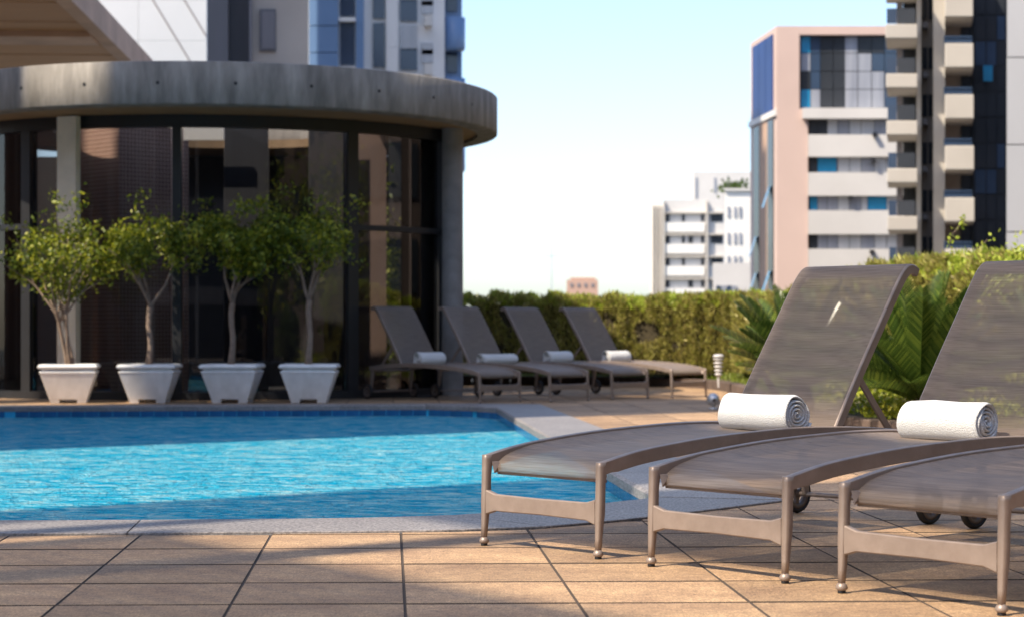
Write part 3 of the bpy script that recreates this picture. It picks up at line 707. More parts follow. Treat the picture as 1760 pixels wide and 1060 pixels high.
    # support strut from mid back down to the rails
    for sg in (-1, 1):
        y0 = sg*0.272; p0 = a0+dirb*0.33+nb*0.03; p1 = Vector((1.93,0,0.415)); dd = (p1-p0).normalized(); nn_ = Vector((dd.z,0,-dd.x)); secs = []
        for p in (p0, p1): secs.append([Vector((p.x,y0-0.006,p.z))-nn_*0.015, Vector((p.x,y0+0.006,p.z))-nn_*0.015, Vector((p.x,y0+0.006,p.z))+nn_*0.015, Vector((p.x,y0-0.006,p.z))+nn_*0.015])
        MB().sweep(secs, smooth=False).build('support_strut', M['bronze'], root, fixn=True)
    MB().tube([(1.93,-0.312,0.41),(1.93,0.312,0.41)], 0.010, 8).build('strut_bar', M['bronze'], root)
    return root
SEAM = -1.6-4.6*2*math.pi-1.15+1.15-0.0
def make_towel(label, group, sd=0.0):
    root = empty('rolled_towel', (0,0,0), label, 'towel', group)
    turns = 4.6; K = 230; rmax = 0.090; r0 = 0.009; pitch = (rmax-r0)/turns; th = pitch*0.93; Lh = 0.205
    prof = [(-Lh+0.000,0.30),(-Lh-0.004,0.62),(-Lh+0.000,0.93),(-Lh+0.008,1.0)]
    # cross-section of the cloth strip swept along the spiral; section = (y, radial) loop
    def sec(k):
        f = k/K; a = f*turns*2*math.pi+1.15+SEAM; rc = r0+pitch*turns*f
        t2 = th*0.5; bul = 0.006*(1-f)+0.002*math.sin(a*2.3); out = []
        loop = [(-Lh-bul,-0.5),(-Lh-bul-0.006,0.0),(-Lh-bul,0.5),(-Lh+0.012,1.0),(-0.07,1.04),(0.07,1.0),(Lh-0.012,1.0),(Lh+bul,0.5),(Lh+bul+0.006,0.0),(Lh+bul,-0.5),(Lh-0.012,-1.0),(0,-1.0),(-Lh+0.012,-1.0)]
        for y, rr_ in loop:
            r_ = rc+rr_*t2+(0.0034*math.sin(y*19+a*1.7+sd)+0.0022*math.sin(y*47+a*3+sd*2))*(f > 0.75)
            x = r_*math.cos(a); z = r_*math.sin(a); z = z*0.94
            if z < -0.074: z = -0.074-(-(z+0.074))*0.35
            out.append((x+0.006*math.sin(y*9+sd), y+0.004*math.sin(a*1.1+sd)+0.006*f*math.sin(2.3*a+sd)+(0.010*f*f if y > 0 else -0.004*f), z+0.078))
        return out
    MB().sweep([sec(k) for k in range(K+1)]).build('towel_cloth', M['towel'], root, fixn=True)
    return root
def place(o, foot, direction, pts=None):
    o.location = (foot[0], foot[1], 0); o.rotation_euler = (0,0,math.atan2(direction[1], direction[0]))
LG = 'sun loungers in two rows beside the pool'; TG = 'rolled white towels on the loungers'
L0 = make_lounger('leftmost near sun lounger, its foot end standing beside the pool edge', LG)
def mid(l, r): return ((l[0]+r[0])/2, (l[1]+r[1])/2)
near = [((-0.103,8.13),(0.339,7.64),(0.736,0.677),None),
        ((0.542,7.43),(0.950,6.89),(0.757,0.654),'second near sun lounger from the left, its mesh back cut by the right picture edge'),
        ((1.130,6.648),(1.513,6.141),(0.785,0.62),'nearest sun lounger at the bottom right corner, only its foot half in the picture')]
far = [((-0.15,24.05),'far sun lounger right in front of the pavilion glass, leftmost of the far row'),
       ((0.70,24.40),'second far sun lounger, in front of the concrete column, with an untidy towel'),
       ((1.50,25.25),'third far sun lounger, hedge straight behind its grey back'),
       ((2.30,25.75),'rightmost far sun lounger, nearest to the white garden light')]
LO = []
for i, (l, r_, d, lab) in enumerate(near):
    o = L0 if i == 0 else copy_tree(L0)
    if lab: o['label'] = lab
    place(o, mid(l, r_), d); LO.append((o, d))
for (p, lab) in far:
    o = copy_tree(L0); o['label'] = lab; d = Vector((-0.685,0.728)); place(o, p, d); LO.append((o, tuple(d)))
T0 = make_towel('rolled white towel lying on the leftmost near lounger against its mesh back', TG)
tl = [None, 'rolled white towel on the second near lounger, rightmost in the picture', None,
      'rolled white towel on the far lounger in front of the glass', 'loosely rolled sagging white towel on the second far lounger',
      'rolled white towel on the third far lounger with the sunlit edge', 'rolled white towel on the rightmost far lounger']
for i, (lo, d) in enumerate(LO):
    if i == 2: continue
    o = T0 if i == 0 else (make_towel('', TG, 2.1) if i == 1 else copy_tree(T0))
    if tl[i]: o['label'] = tl[i]
    a = math.atan2(d[1], d[0]); s = 1.335 if i < 2 else 1.30
    sh = {0: -0.022, 1: -0.02}.get(i, 0.0); px_ = -math.sin(a)*sh; py_ = math.cos(a)*sh
    o.location = (lo.location.x+math.cos(a)*s+px_, lo.location.y+math.sin(a)*s+py_, railz(1.33)-0.030)
    o.rotation_euler = (0,0,a+math.pi*0+ (0.02 if i else -0.02))
    if i == 0: o.scale = (1,0.95,1)
    if i == 1: o.scale = (1,0.88,1)
    if i == 4: o.scale = (1.05,1.35,0.85)

# ---------------------------------------------------------------- pavilion
CF = Vector((-4.0,27.2)); RF = 3.8; CG = Vector((-4.25,28.65)); RG = 3.8
pav = empty('glazed_pavilion', (-4,27.2,0), 'round glass walled pavilion with thick grey concrete roof edge beside the pool', 'building')
def P2(v): return (v[0]-CF.x, v[1]-CF.y)
def ring(r0, r1, z0, z1, seg=96, c=(0,0), name='', m=None, ch=0.012):
    mb = MB(); secs = []
    for k in range(seg+1):
        a = 2*math.pi*k/seg; ca, sa = math.cos(a), math.sin(a)
        secs.append([(c[0]+r_*ca, c[1]+r_*sa, z) for r_, z in [(r0,z0),(r1-ch,z0),(r1,z0+ch),(r1,z1-ch),(r1-ch,z1),(r0,z1)]])
    mb.sweep(secs, smooth=False, cap=False)
    me = mb.mesh(name, True); o = link(name, me, pav, m); return o
fa = ring(RF-0.28, RF, 3.55, 4.06, 120, name='roof_fascia', m=M['concrete'])
for p in fa.data.polygons:
    p.use_smooth = abs(p.normal.z) < 0.5
mb = MB()
for k in range(26):
    a = 2*math.pi*k/26+0.07
    for zz in (3.80,):
        c = Vector(((RF+0.001)*math.cos(a), (RF+0.001)*math.sin(a), zz)); u = Vector((-math.sin(a), math.cos(a), 0)); v = Vector((0,0,1)); nrm = Vector((math.cos(a), math.sin(a), 0))
        ringv = [c+nrm*0.002+(u*math.cos(q*math.pi/5)+v*math.sin(q*math.pi/5))*0.022 for q in range(10)]; mb.add(ringv, [tuple(range(10))])
mb.build('tie_holes', M['frame'], pav)
ring(2.28, RF-0.28, 3.58, 3.70, 64, name='soffit', m=M['soffit'], ch=0.0)  # unseen middle of the roof left open to let daylight inside
mb = MB(); mb.add([( (RF-0.28)*math.cos(2*math.pi*k/48)*0.0+0,0,0) for k in range(0)], [])
col = MB().lathe([(0.142,0),(0.142,3.58)], (0,0,0), 28).build('round_column', M['concol'], pav); col.location = (-0.80-CF.x, 26.60-CF.y, 0)
# floor plinth
def gp(px_):                                   # where the view line through px meets the glass circle
    k = (px_-CX)/FPX; a = 1+k*k; b = -2*(k*CG.x+CG.y); c = CG.x**2+CG.y**2-RG**2; Y = (-b-math.sqrt(b*b-4*a*c))/(2*a); return Vector((k*Y, Y))
def ga(px_):
    if px_ == -330: return -3.05
    if px_ == -120: return -2.55
    p = gp(px_)-CG; return math.atan2(p.y, p.x)
def gpt(a, r_=RG): return Vector((CG.x+r_*math.cos(a)-CF.x, CG.y+r_*math.sin(a)-CF.y))
def arc_strip(a0, a1, r0, r1, z0, z1, nseg, name, m, parent=pav, label=None):
    secs = []
    for k in range(nseg+1):
        a = a0+(a1-a0)*k/nseg; i_, o_ = gpt(a, r0), gpt(a, r1)
        secs.append([(i_.x,i_.y,z0),(o_.x,o_.y,z0),(o_.x,o_.y,z1),(i_.x,i_.y,z1)])
    o = MB().sweep(secs, smooth=False).build(name, m, parent, label, fixn=True); return o
aL, aR = ga(-330), ga(757)
arc_strip(aL, aR+0.01, RG-0.12, RG+0.10, 0.0, 0.10, 40, 'base_plinth', M['frame'])
arc_strip(aL, aR+0.01, RG-0.06, RG+0.06, 3.42, 3.575, 40, 'head_frame', M['frame'])
mpx = [(-330,0.06),(-120,0.05),(50,0.075),(305,0.055),(603,0.075),(757,0.05)]
for px_, hw in mpx:
    a = ga(px_); da = hw/RG; arc_strip(a-da, a+da, RG-0.07, RG+0.07, 0.10, 3.42, 2, 'mullion', M['frame'])
subs = {(-330,-120): [], (-120,50): [], (50,305): [98], (305,603): [385,462,532], (603,757): []}
for (p0, p1), ss in subs.items():
    ed = [p0]+ss+[p1]
    for q in range(len(ed)-1):
        w0 = 0.02 if q else 0.06; a0, a1 = ga(ed[q]), ga(ed[q+1]); e0 = (0.005 if ed[q] in ss else 0.078)/RG; e1 = (0.005 if ed[q+1] in ss else 0.078)/RG
        tr = (p0, p1) in ((603,757),(-120,50),(-330,-120))
        if tr:
            zt = 2.20
            arc_strip(a0+e0, a1-e1, RG-0.05, RG+0.05, zt-0.035, zt+0.035, 6, 'transom', M['frame'])
            arc_strip(a0+e0, a1-e1, RG-0.008, RG+0.004, 0.10, zt-0.035, 8, 'glass_pane', M['pane'])
            arc_strip(a0+e0, a1-e1, RG-0.008, RG+0.004, zt+0.035, 3.42, 8, 'glass_pane', M['pane'])
        else:
            arc_strip(a0+e0, a1-e1, RG-0.008, RG+0.004, 0.10, 3.42, 8, 'glass_pane', M['pane'])
# end wall behind the column
MB().box(-0.99-CF.x, 27.0-CF.y, 0, -0.93-CF.x, 30.5-CF.y, 3.56).build('end_wall', M['frame'], pav)
# interior
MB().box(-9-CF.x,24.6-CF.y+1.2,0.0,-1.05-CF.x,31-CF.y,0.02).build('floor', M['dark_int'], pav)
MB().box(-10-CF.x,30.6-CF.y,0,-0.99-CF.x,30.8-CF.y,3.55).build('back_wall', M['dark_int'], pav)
o = MB().box(-0.55,-0.55,0,0.55,0.55,3.56).build('mirrored_tile_pier', M['browntile'], pav, 'brown mosaic pier behind the glass standing in for a mirrored building'); o.location = (-5.12-CF.x, 26.55-CF.y, 0); o.rotation_euler = (0,0,R(45))  # reflection of a tiled building, built as a solid pier inside
o = MB().box(-0.14,-0.05,0,0.14,0.05,3.56).build('mirrored_pillar', M['cream'], pav, 'slim cream upright at the glass standing in for a mirrored pillar'); o.location = (at(118,400,24.92).x-CF.x, 24.92-CF.y, 0.0); o.rotation_euler = (0,0,R(-22))  # reflection in the glass, built as a solid upright before it
def drape(px0, px1, Y, z0, z1, m):
    x0, x1 = (px0-CX)*Y/FPX, (px1-CX)*Y/FPX; vs = []; K = 24
    for k in range(K+1):
        x = x0+(x1-x0)*k/K; y = Y; vs += [(x-CF.x,y-CF.y,z0),(x-CF.x,y-CF.y,z1)]
    MB().add(vs, [(2*k,2*k+2,2*k+3,2*k+1) for k in range(K)], True).build('curtain', m, pav)
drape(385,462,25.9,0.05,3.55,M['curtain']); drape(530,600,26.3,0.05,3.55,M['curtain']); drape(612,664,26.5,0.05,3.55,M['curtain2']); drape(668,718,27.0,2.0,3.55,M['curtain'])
o = MB().box(-0.26,0,0,0.26,0.04,0.20).build('pelmet', M['offwhite'], pav); o.location = (at(350,210,25.6).x-CF.x, 25.6-CF.y, 3.33)

# plants inside the pavilion behind the right panes
def indoor(loc, s, label):
    root = empty('indoor_plant', loc, label, 'plant')
    MB().tube([(0,0,0),(0.02,0,1.0*s),(0,0,2.2*s)], [0.03,0.025,0.01], 6).build('stem', M['bark'], root)
    P = rng.normal(size=(1500,3))*[0.17*s,0.2*s,0.62*s]+[0,0,1.75*s]; P = P[(P[:,2] < 3.4)&(np.abs(P[:,0]) < 0.34)]; D = rng.normal(size=P.shape)
    leaves('foliage', P, D, rng.uniform(0.06,0.13,len(P)), 0.05, M['leaf'], root)
indoor((-1.55,27.2,0.02), 1.0, 'tall leafy plant seen through the right pane of the pavilion')
indoor((-1.38,27.9,0.02), 0.9, 'slim leafy plant behind the glass right beside the round column')

# ---------------------------------------------------------------- planters with ficus trees
def make_planter(label, group):
    root = empty('planter', (0,0,0), label, 'planter', group)
    def sq(h, z): return [(-h,-h,z),(h,-h,z),(h,h,z),(-h,h,z)]
    mb = MB(); mb.sweep([sq(h,z) for h, z in [(0.222,0.045),(0.322,0.355),(0.334,0.372),(0.322,0.386),(0.305,0.392),(0.302,0.408)]], smooth=False)
    body = mb.build('pot_body', M['planter'], root, fixn=True, bevel=0.006)
    mb = MB(); A = [sq(h,z) for h, z in [(0.304,0.408),(0.345,0.420),(0.352,0.440),(0.330,0.466),(0.290,0.468),(0.280,0.430),(0.280,0.409),(0.304,0.408)]]; mb.sweep(A, smooth=False, cap=False)
    mb.build('rim', M['planter'], root, fixn=True, bevel=0.004)
    for sx in (-1,1):
        for sy in (-1,1):
            s0, s1 = 0.105, 0.212
            MB().sweep([[(sx*s0,sy*s0,z),(sx*h,sy*s0,z),(sx*h,sy*h,z),(sx*s0,sy*h,z)] for z, h in ((0,0.207),(0.047,0.222))], smooth=False).build('foot', M['planter'], root, fixn=True)
    MB().box(-0.279,-0.279,0.412,0.279,0.279,0.446).build('potting_soil', M['soil'], root)
    return root
def ficus(loc, label, seed, crown, trunk_h, multi=False, n_leaf=2600):
    n_leaf = int(n_leaf*1.35)
    rr = random.Random(seed); root = empty('ficus_tree', loc, label, 'tree', 'ficus trees in white planters')
    cx_, cz_, rx, rz_ = crown; mb = MB(); tips = []
    def branch(p, d, L, r_, depth):
        n = 5; pts = [p]; q = p.copy(); dd = d.copy()
        for k in range(n):
            dd = (dd+Vector((rr.gauss(0,0.12), rr.gauss(0,0.12), rr.gauss(0.05,0.07)))).normalized(); q = q+dd*L/n; pts.append(q.copy())
        mb.tube(pts, [r_*(1-0.40*k/n) for k in range(n+1)], 7 if depth < 2 else 5, cap=False)
        tips.append((pts[3], depth)); tips.append((pts[-1], depth))
        if depth < 4:
            for _ in range(3 if depth < 3 else 2):
                az = rr.uniform(0, 2*math.pi); sp = rr.uniform(0.32, 0.85)
                nd = (dd+Vector((math.cos(az)*sp, math.sin(az)*sp*0.8, rr.uniform(-0.05,0.3)))).normalized()
                branch(pts[-1] if rr.random() < .7 else pts[-2], nd, L*rr.uniform(0.6,0.82), r_*0.56, depth+1)
    if multi:
        for k in range(4):
            a = k*1.65+0.4; lean = 0.30 if k % 2 else 0.18
            branch(Vector((0.03*math.cos(a), 0.03*math.sin(a), 0.0)), Vector((math.cos(a)*lean, math.sin(a)*lean*0.6, 1)).normalized(), trunk_h*1.15, 0.026, 1)
    else:
        pts = [Vector((0.012*math.sin(k*1.4+seed), 0.01*math.cos(k), trunk_h*k/6)) for k in range(7)]
        mb.tube(pts, [0.048,0.040,0.036,0.034,0.034,0.036,0.038], 10, cap=False)
        for k in range(4):
            a = k*1.57+rr.uniform(-.4,.4)+seed; branch(pts[-1], Vector((math.cos(a)*0.62, math.sin(a)*0.45, 1)).normalized(), 0.40, 0.024, 1)
    mb.build('trunk', M['bark'], root)
    ctr = Vector((cx_,0,cz_)); cl = []
    for p, dp in tips:
        if dp < 2: continue
        q = p-ctr; e = math.sqrt((q.x/rx)**2+(q.y/(rx*0.9))**2+(q.z/rz_)**2)
        if e > 1.05: p = ctr+q*(1.0/e)*rr.uniform(0.85,1.0)
        cl.append(p)
    for _ in range(34):
        a = rr.uniform(0,2*math.pi); ph = math.acos(rr.uniform(-0.55,1)); k = rr.uniform(0.55,1.18)
        cl.append(ctr+Vector((rx*k*math.sin(ph)*math.cos(a), rx*0.9*k*math.sin(ph)*math.sin(a), rz_*k*math.cos(ph))))
    cl = np.array([tuple(c) for c in cl]); idx = rng.integers(0, len(cl), n_leaf)
    P = cl[idx]+rng.normal(size=(n_leaf,3))*0.052; D = rng.normal(size=P.shape); D[:,2] -= 0.3
    leaves('crown', P, D, rng.uniform(0.045,0.078,n_leaf), rng.uniform(0.026,0.042,n_leaf), M['leaf'], root)
PG = 'white square planters in front of the glass'
pl0 = make_planter('leftmost white planter, partly in sunlight, holding the many stemmed ficus', PG)
pls = [(118,0.0,None),(256,0.03,'second white planter from the left, its tree leaning over the first'),(398,-0.03,'third white planter from the left under the densest crown'),(531,0.02,'rightmost white planter, nearest to the far loungers')]
for i, (px_, rz_, lab) in enumerate(pls):
    o = pl0 if i == 0 else copy_tree(pl0)
    if lab: o['label'] = lab
    X = (px_-CX)*23.95/FPX; o.location = (X, 24.0+0.02*i, 0.002); o.rotation_euler = (0,0,(0.14 if i == 0 else rz_)); pls[i] = (X, o)
ficus((pls[0][0],24.0,0.44), 'multi stemmed small tree in the leftmost white planter with thin pale branches', 5, (0.02,1.46,0.76,0.66), 0.58, True, 3000)
ficus((pls[1][0],24.0,0.44), 'small ficus tree in the second planter with sunlit leaves at its right', 11, (0.12,1.42,0.62,0.64), 0.72, False, 3300)
ficus((pls[2][0],24.0,0.44), 'small ficus tree with the densest round crown in the third planter', 17, (-0.02,1.42,0.76,0.64), 0.76, False, 7200)
ficus((pls[3][0],24.0,0.44), 'small ficus tree with visible forked branches in the rightmost planter', 23, (0.02,1.50,0.70,0.68), 0.80, False, 2900)

# ---------------------------------------------------------------- background buildings
def wbox(root, name, px0, py0, px1, py1, Y, dep, m, proud=0.0, label=None, bevel=0):
    """box whose front face fills a rectangle of the facade plane at distance Y, its bulk behind that plane"""
    a = at(px0, py0, Y); b = at(px1, py1, Y); L = root.location; k = root.get('skew', 0.0)   # k: how far the side walls run off square
    y0, y1 = Y-proud-L.y, Y+dep-L.y; q = [(a.x-L.x-k*proud, y0), (b.x-L.x-k*proud, y0), (b.x-L.x+k*dep, y1), (a.x-L.x+k*dep, y1)]
    return MB().prism(q, b.z-L.z, a.z-L.z).build(name, m, root, label, bevel=bevel)
ZG = -24
# pink tower
Y = 80.0; base = at(1440,500,Y)
pk = empty('pink_tower', (base.x, Y+4, ZG), 'pink rendered tower with white window bands and a glass box on top, right of centre', 'building'); pk['skew'] = 0.14
A = at(1335,45,Y); Bx = at(1640,45,Y).x; sA = at(1290,75,Y+4.9)
def L3(v): return (v[0]-pk.location.x, v[1]-pk.location.y, v[2]-ZG)
ztop = A.z
prof = [(A.x,Y),(at(1374,0,Y).x,Y),(at(1374,0,Y).x,Y+0.8),(Bx,Y+0.8),(Bx+1.7,Y+14),(sA.x+1.25,Y+14),(sA.x,Y+4.9)]
MB().prism([(p[0]-pk.location.x, p[1]-pk.location.y) for p in prof], 0, ztop-ZG).build('wall', M['pink'], pk)
wbox(pk, 'wall_return', 1373.5, 187.5, 1388.6, 1500, Y, 0.79, M['pink'], proud=0.003)
wbox(pk, 'parapet', 1374.5, 45, 1640, 60, Y, 0.8, M['pink'], proud=-0.004)
cols = ['cyanpane','slate','dglass','dglass','greypane','greypane','greypane','slate','slate']
xs = [1376,1393,1410,1432,1452,1474,1498,1520,1545,1570]; ys = [62,92,123,154,186]
for r_ in range(4):
    for c in range(9):
        m = cols[c]
        if c == 0 and r_ in (1,): m = 'greypane'
        if c in (1,) and r_ == 3: m = 'palepane'
        if random.random() < 0.15: m = random.choice(['slate','greypane','dglass'])
        wbox(pk, 'window_pane', xs[c]+0.6, ys[r_]+0.6, xs[c+1]-0.6, ys[r_+1]-0.6, Y+0.30, 0.4, M[m])
wbox(pk, 'curtain_wall_frame', 1375, 61.5, 1571, 187, Y+0.36, 0.35, M['frame'])
bands = [(187,205),(232,270),(297,337),(362,403),(428,470),(496,540)]
for q, (y0, y1) in enumerate(bands): wbox(pk, 'spandrel', 1379 if q == 0 else 1389, y0, 1600, y1, Y, 0.79, M['white'], proud=0.10 if q else 0.25)
wins = [(205,232,['dglass','dglass','palepane','greypane','palepane','palepane','greypane','palepane']),
        (270,297,['dglass','cyanpane','greypane','palepane','palepane','greypane','palepane','palepane']),
        (337,362,['cyanpane','greypane','greypane','palepane','greypane','palepane','cyanpane','palepane']),
        (403,428,['dglass','greypane','greypane','palepane','palepane','greypane','palepane','palepane']),
        (470,496,['dglass','greypane','palepane','palepane','dglass','greypane','palepane','palepane'])]
wx = [1391,1405,1422,1440,1460,1480,1503,1524,1548]
for y0, y1, cs in wins:
    for c, m in enumerate(cs):
        wx0, wx1 = wx[c], wx[c+1]
        if y0 == 270 and c == 1: wx1 = 1438
        if y0 == 270 and c == 2: wx0 = 1438
        if y0 == 337 and c == 6: wx0 = 1491
        if y0 == 337 and c == 5: wx1 = 1491
        wbox(pk, 'window_pane', wx0+0.5, y0+0.6, wx1-0.5, y1-0.6, Y+0.25, 0.2, M[m])
    wbox(pk, 'window_recess', 1390, y0, 1600, y1, Y+0.46, 0.3, M['frame'])
for x_, y_ in ((1500,228),(1498,274),(1458,337),(1495,430)):
    wbox(pk, 'air_conditioner', x_, y_, x_+8, y_+5, Y-0.35, 0.5, M['frame'])
# left flank of the pink tower: blue glazing and two dark strips with opened lights
fl0 = Vector((A.x, Y)); fl1 = Vector((sA.x, Y+4.9)); fd = (fl1-fl0).normalized(); fn = Vector((-fd.y, fd.x)); fn = fn if fn.x < 0 else -fn; FLn = (fl1-fl0).length
def flank(name, u0, u1, z0, z1, m, pr=0.05):
    p0 = fl0+fd*(u0*FLn); p1 = fl0+fd*(u1*FLn); q = [p0-fn*0.02, p1-fn*0.02, p1+fn*pr, p0+fn*pr]
    if area([tuple(x) for x in q]) and ((q[1]-q[0]).x*(q[2]-q[1]).y-(q[1]-q[0]).y*(q[2]-q[1]).x) < 0: q.reverse()
    MB().prism([(v.x-pk.location.x, v.y-pk.location.y) for v in q], z0-ZG, z1-ZG).build(name, m, pk, fixn=True)
zf = lambda py_, Yq: H-(py_-HY)*Yq/FPX
for k in range(3): flank('window_pane', 0.12+0.26*k, 0.12+0.26*(k+1)-0.012, zf(198,82), zf(68,82), M['blueglass'])
flank('window_strip', 0.10, 0.30, ZG+0.5, zf(212,82), M['dglass']); flank('window_strip', 0.62, 0.84, ZG+0.5, zf(212,82), M['dglass'])
flank('string_course', 0.0, 1.0, zf(208,82), zf(198,82), M['offwhite'], 0.10)
flank('infill_panel', 0.30, 0.62, ZG+0.5, zf(212,82), M['orange'], 0.03)
for u, py_ in ((0.2,345),(0.2,488),(0.72,425),(0.72,488)):
    p = fl0+fd*(u*FLn); z = zf(py_,82)
    o = MB().add([(-0.02,-0.3,0.5),(-0.02,0.3,0.5),(-0.30,0.3,-0.35),(-0.30,-0.3,-0.35)], [(0,1,2,3)]).build('opened_light', M['cyanpane'], pk); o.location = (p.x-pk.location.x-0.06, p.y-pk.location.y, z-ZG)

# dark balcony tower
Y = 55.0; b0 = at(1650,500,Y)
tw = empty('balcony_tower', (b0.x, Y+6, ZG), 'tall dark glazed tower with two stacks of cream balconies at the right', 'building'); tw['skew'] = 0.205
wbox(tw, 'core_wall', 1553, -420, 1727, 1990, Y+1.2, 11, M['tan'])
wbox(tw, 'dark_facade', 1672, -420, 1733, 1990, Y+0.9, 0.29, M['dglass'])
wbox(tw, 'cream_fin', 1575, -420, 1583, 1990, Y+0.2, 0.99, M['creamw'])
wbox(tw, 'cream_pier', 1604, -420, 1624, 1990, Y-0.1, 1.29, M['creamw'])
for k, py_ in enumerate(range(-60, 500, 44)):
    for xx, ww in ((1676,18),(1696,16),(1714,13)): wbox(tw, 'facade_pane', xx, py_, xx+ww, py_+41, Y+0.86, 0.035, M['dglass' if (k*3+xx) % 5 else 'slate'])
o = wbox(tw, 'opened_light', 1690, 113, 1706, 140, Y+0.5, 0.05, M['cyanpane'])
stepy = [-40,42,127,208,290,372,452]
for q, y0 in enumerate(stepy):
    # left stack
    wbox(tw, 'balcony', 1521+q*0.9, y0, 1577, y0+24, Y-1.1, 2.2, M['creamw'], bevel=0.02)
    wbox(tw, 'balcony_glass', 1523+q*0.9, y0-27, 1541, y0-1, Y-1.05, 0.04, M['slate'])
    wbox(tw, 'balcony_glass', 1542, y0-27, 1573, y0-1, Y-1.05, 0.04, M['dglass'])
    wbox(tw, 'balcony_door', 1552, y0-56, 1573, y0-2, Y+1.0, 0.18, M['dglass'])
    wbox(tw, 'wall_return', 1541, y0-57, 1551.5, y0, Y+0.9, 0.29, M['greycon'])
    # small windows between the piers
    for xx in (1585.5,1596):
        wbox(tw, 'window', xx, y0-45, xx+8, y0-8, Y+1.12, 0.07, M['dglass'])
    wbox(tw, 'air_conditioner', 1586, y0-4, 1594, y0+6, Y+0.7, 0.45, M['greydark'])
stepz = [-100,-12,75,163,251,340,428]
for q, y0 in enumerate(stepz):
    wbox(tw, 'balcony', 1624.5, y0, 1672+q*0.6, y0+41, Y-0.9, 2.0, M['creamw'], bevel=0.02)
    wbox(tw, 'balcony_rail', 1622, y0-13, 1671, y0-10, Y-0.85, 0.04, M['slate'])
    wbox(tw, 'balcony_glass', 1622, y0-9.5, 1671, y0-0.5, Y-0.82, 0.03, M['slate'])
    wbox(tw, 'balcony_door', 1652, y0-44, 1671, y0-2, Y+1.0, 0.18, M['dglass'])
    wbox(tw, 'recess_wall', 1624.5, y0-45, 1651.5, y0, Y+1.05, 0.13, M['tan'])
# pale building at the right edge
Y = 44.0; b0 = at(1790,500,Y)
rb = empty('pale_grey_building', (b0.x, Y+4, ZG), 'plain pale grey wall of a building at the right picture edge', 'building'); rb['skew'] = 0.252
for k in range(8): wbox(rb, 'wall_panel', 1731-k*0.4+1, -500+k*150, 1995, -352+k*150, Y, 6, M['palegrey'])
wbox(rb, 'lower_wall', 1730, 700.5, 1995, 2480, Y+0.1, 6, M['palegrey'])

# white apartment group in the distance
Y = 150.0; b0 = at(1180,500,Y)
wa = empty('white_apartment_block', (b0.x, Y+8, ZG), 'white apartment block with small dark windows and cream floor lines, left of the pink tower', 'building'); wa['skew'] = 0.085
wbox(wa, 'wall', 1141, 343, 1244, 1110, Y, 10, M['white'])
wbox(wa, 'side_wall', 1117, 350, 1140.7, 1110, Y+2, 10, M['offwhite'])
for xx in (1121,1127,1133): wbox(wa, 'pilaster', xx, 352, xx+2.2, 1100, Y+1.7, 0.28, M['creamw'])
for y0 in (368,405,443,481): 
    wbox(wa, 'floor_line', 1141, y0-3.5, 1244, y0-1, Y-0.35, 0.34, M['creamw'])
    wbox(wa, 'balcony_panel', 1143, y0+15, 1211, y0+31, Y-0.30, 0.28, M['offwhite'])
    for xx, ww in ((1143,8),(1172,5),(1183,8),(1205,5),(1222,20)):
        if random.random() < 0.9: wbox(wa, 'window', xx, y0+1, xx+ww, y0+13, Y-0.06, 0.05, M['dglass'])
for xx in (1139.5,1213.5): wbox(wa, 'pilaster', xx, 345, xx+3.2, 1100, Y-0.45, 0.44, M['creamw'])
wb = empty('tall_white_block', (at(1240,500,175).x, 183, ZG), 'plain white block rising behind the white apartments', 'building'); wb['skew'] = 0.1
wbox(wb, 'wall', 1192, 295, 1300, 1010, 175.0, 12, M['white']); wbox(wb, 'side_pier', 1189.5, 297, 1191.8, 1010, 175.5, 8, M['offwhite'])
for xx, y0, y1 in ((1195,305,340),(1227,305,330)): wbox(wb, 'window', xx, y0, xx+3, y1, 174.9, 0.08, M['greypane'])
wc = empty('white_stepped_house', (at(1270,500,130).x, 134, ZG), 'white stepped building with narrow grey windows beside the pink tower', 'building'); wc['skew'] = 0.112
wbox(wc, 'wall', 1246, 328, 1300, 1200, 130.0, 8, M['offwhite']); wbox(wc, 'roof_edge', 1245, 324, 1300, 328, 129.8, 8.2, M['white'])
for y0 in (355,400,440):
    for xx in (1250,1261,1270): wbox(wc, 'window', xx, y0, xx+4, y0+18, 129.9, 0.08, M['greypane'])
wd = empty('low_white_annex', (at(1262,500,110).x, 114, ZG), 'low white annex with one strip window in front of the stepped building', 'building'); wd['skew'] = 0.11
wbox(wd, 'wall', 1225, 452, 1310, 1300, 110.0, 8, M['white'])
for k in range(4): wbox(wd, 'window_pane', 1231+k*9, 491, 1239.3+k*9, 506, 109.85, 0.1, M['greypane' if k % 2 else 'slate'])
root = empty('rooftop_bush', (at(1268,326,129).x, 131, zf(326,130)), 'small dark bush growing on the roof of the stepped white building', 'bush')
P = rng.normal(size=(300,3))*[0.45,0.3,0.22]+[0,0,0.2]; leaves('crown', P, rng.normal(size=P.shape), 0.3, 0.2, M['cycad'], root)
# small far brick house
Y = 260.0; bh = empty('far_brick_block', (at(1000,500,Y).x, Y+5, ZG), 'tiny pinkish brick block on the skyline above the hedge', 'building'); bh['skew'] = 0.035
wbox(bh, 'wall', 974, 481, 1028, 900, Y, 10, M['brick_far']); wbox(bh, 'roof', 980, 477, 1024, 480.8, Y+0.5, 8, M['brick_far'])
for xx in (980,992,1004,1016): wbox(bh, 'window', xx, 487, xx+5, 493, Y-0.1, 0.08, M['greydark'])
mast = empty('radio_mast', (at(948,500,300).x, 300, ZG), 'very thin pale radio mast on the skyline left of the brick block', 'mast')
MB().tube([(0,0,0),(0,0,zf(412,300)-ZG)], [0.25,0.06], 6).build('pole', M['steel'], mast)
MB().tube([(-1,0,zf(440,300)-ZG),(1,0,zf(440,300)-ZG)], 0.05, 5).build('crossarm', M['steel'], mast)

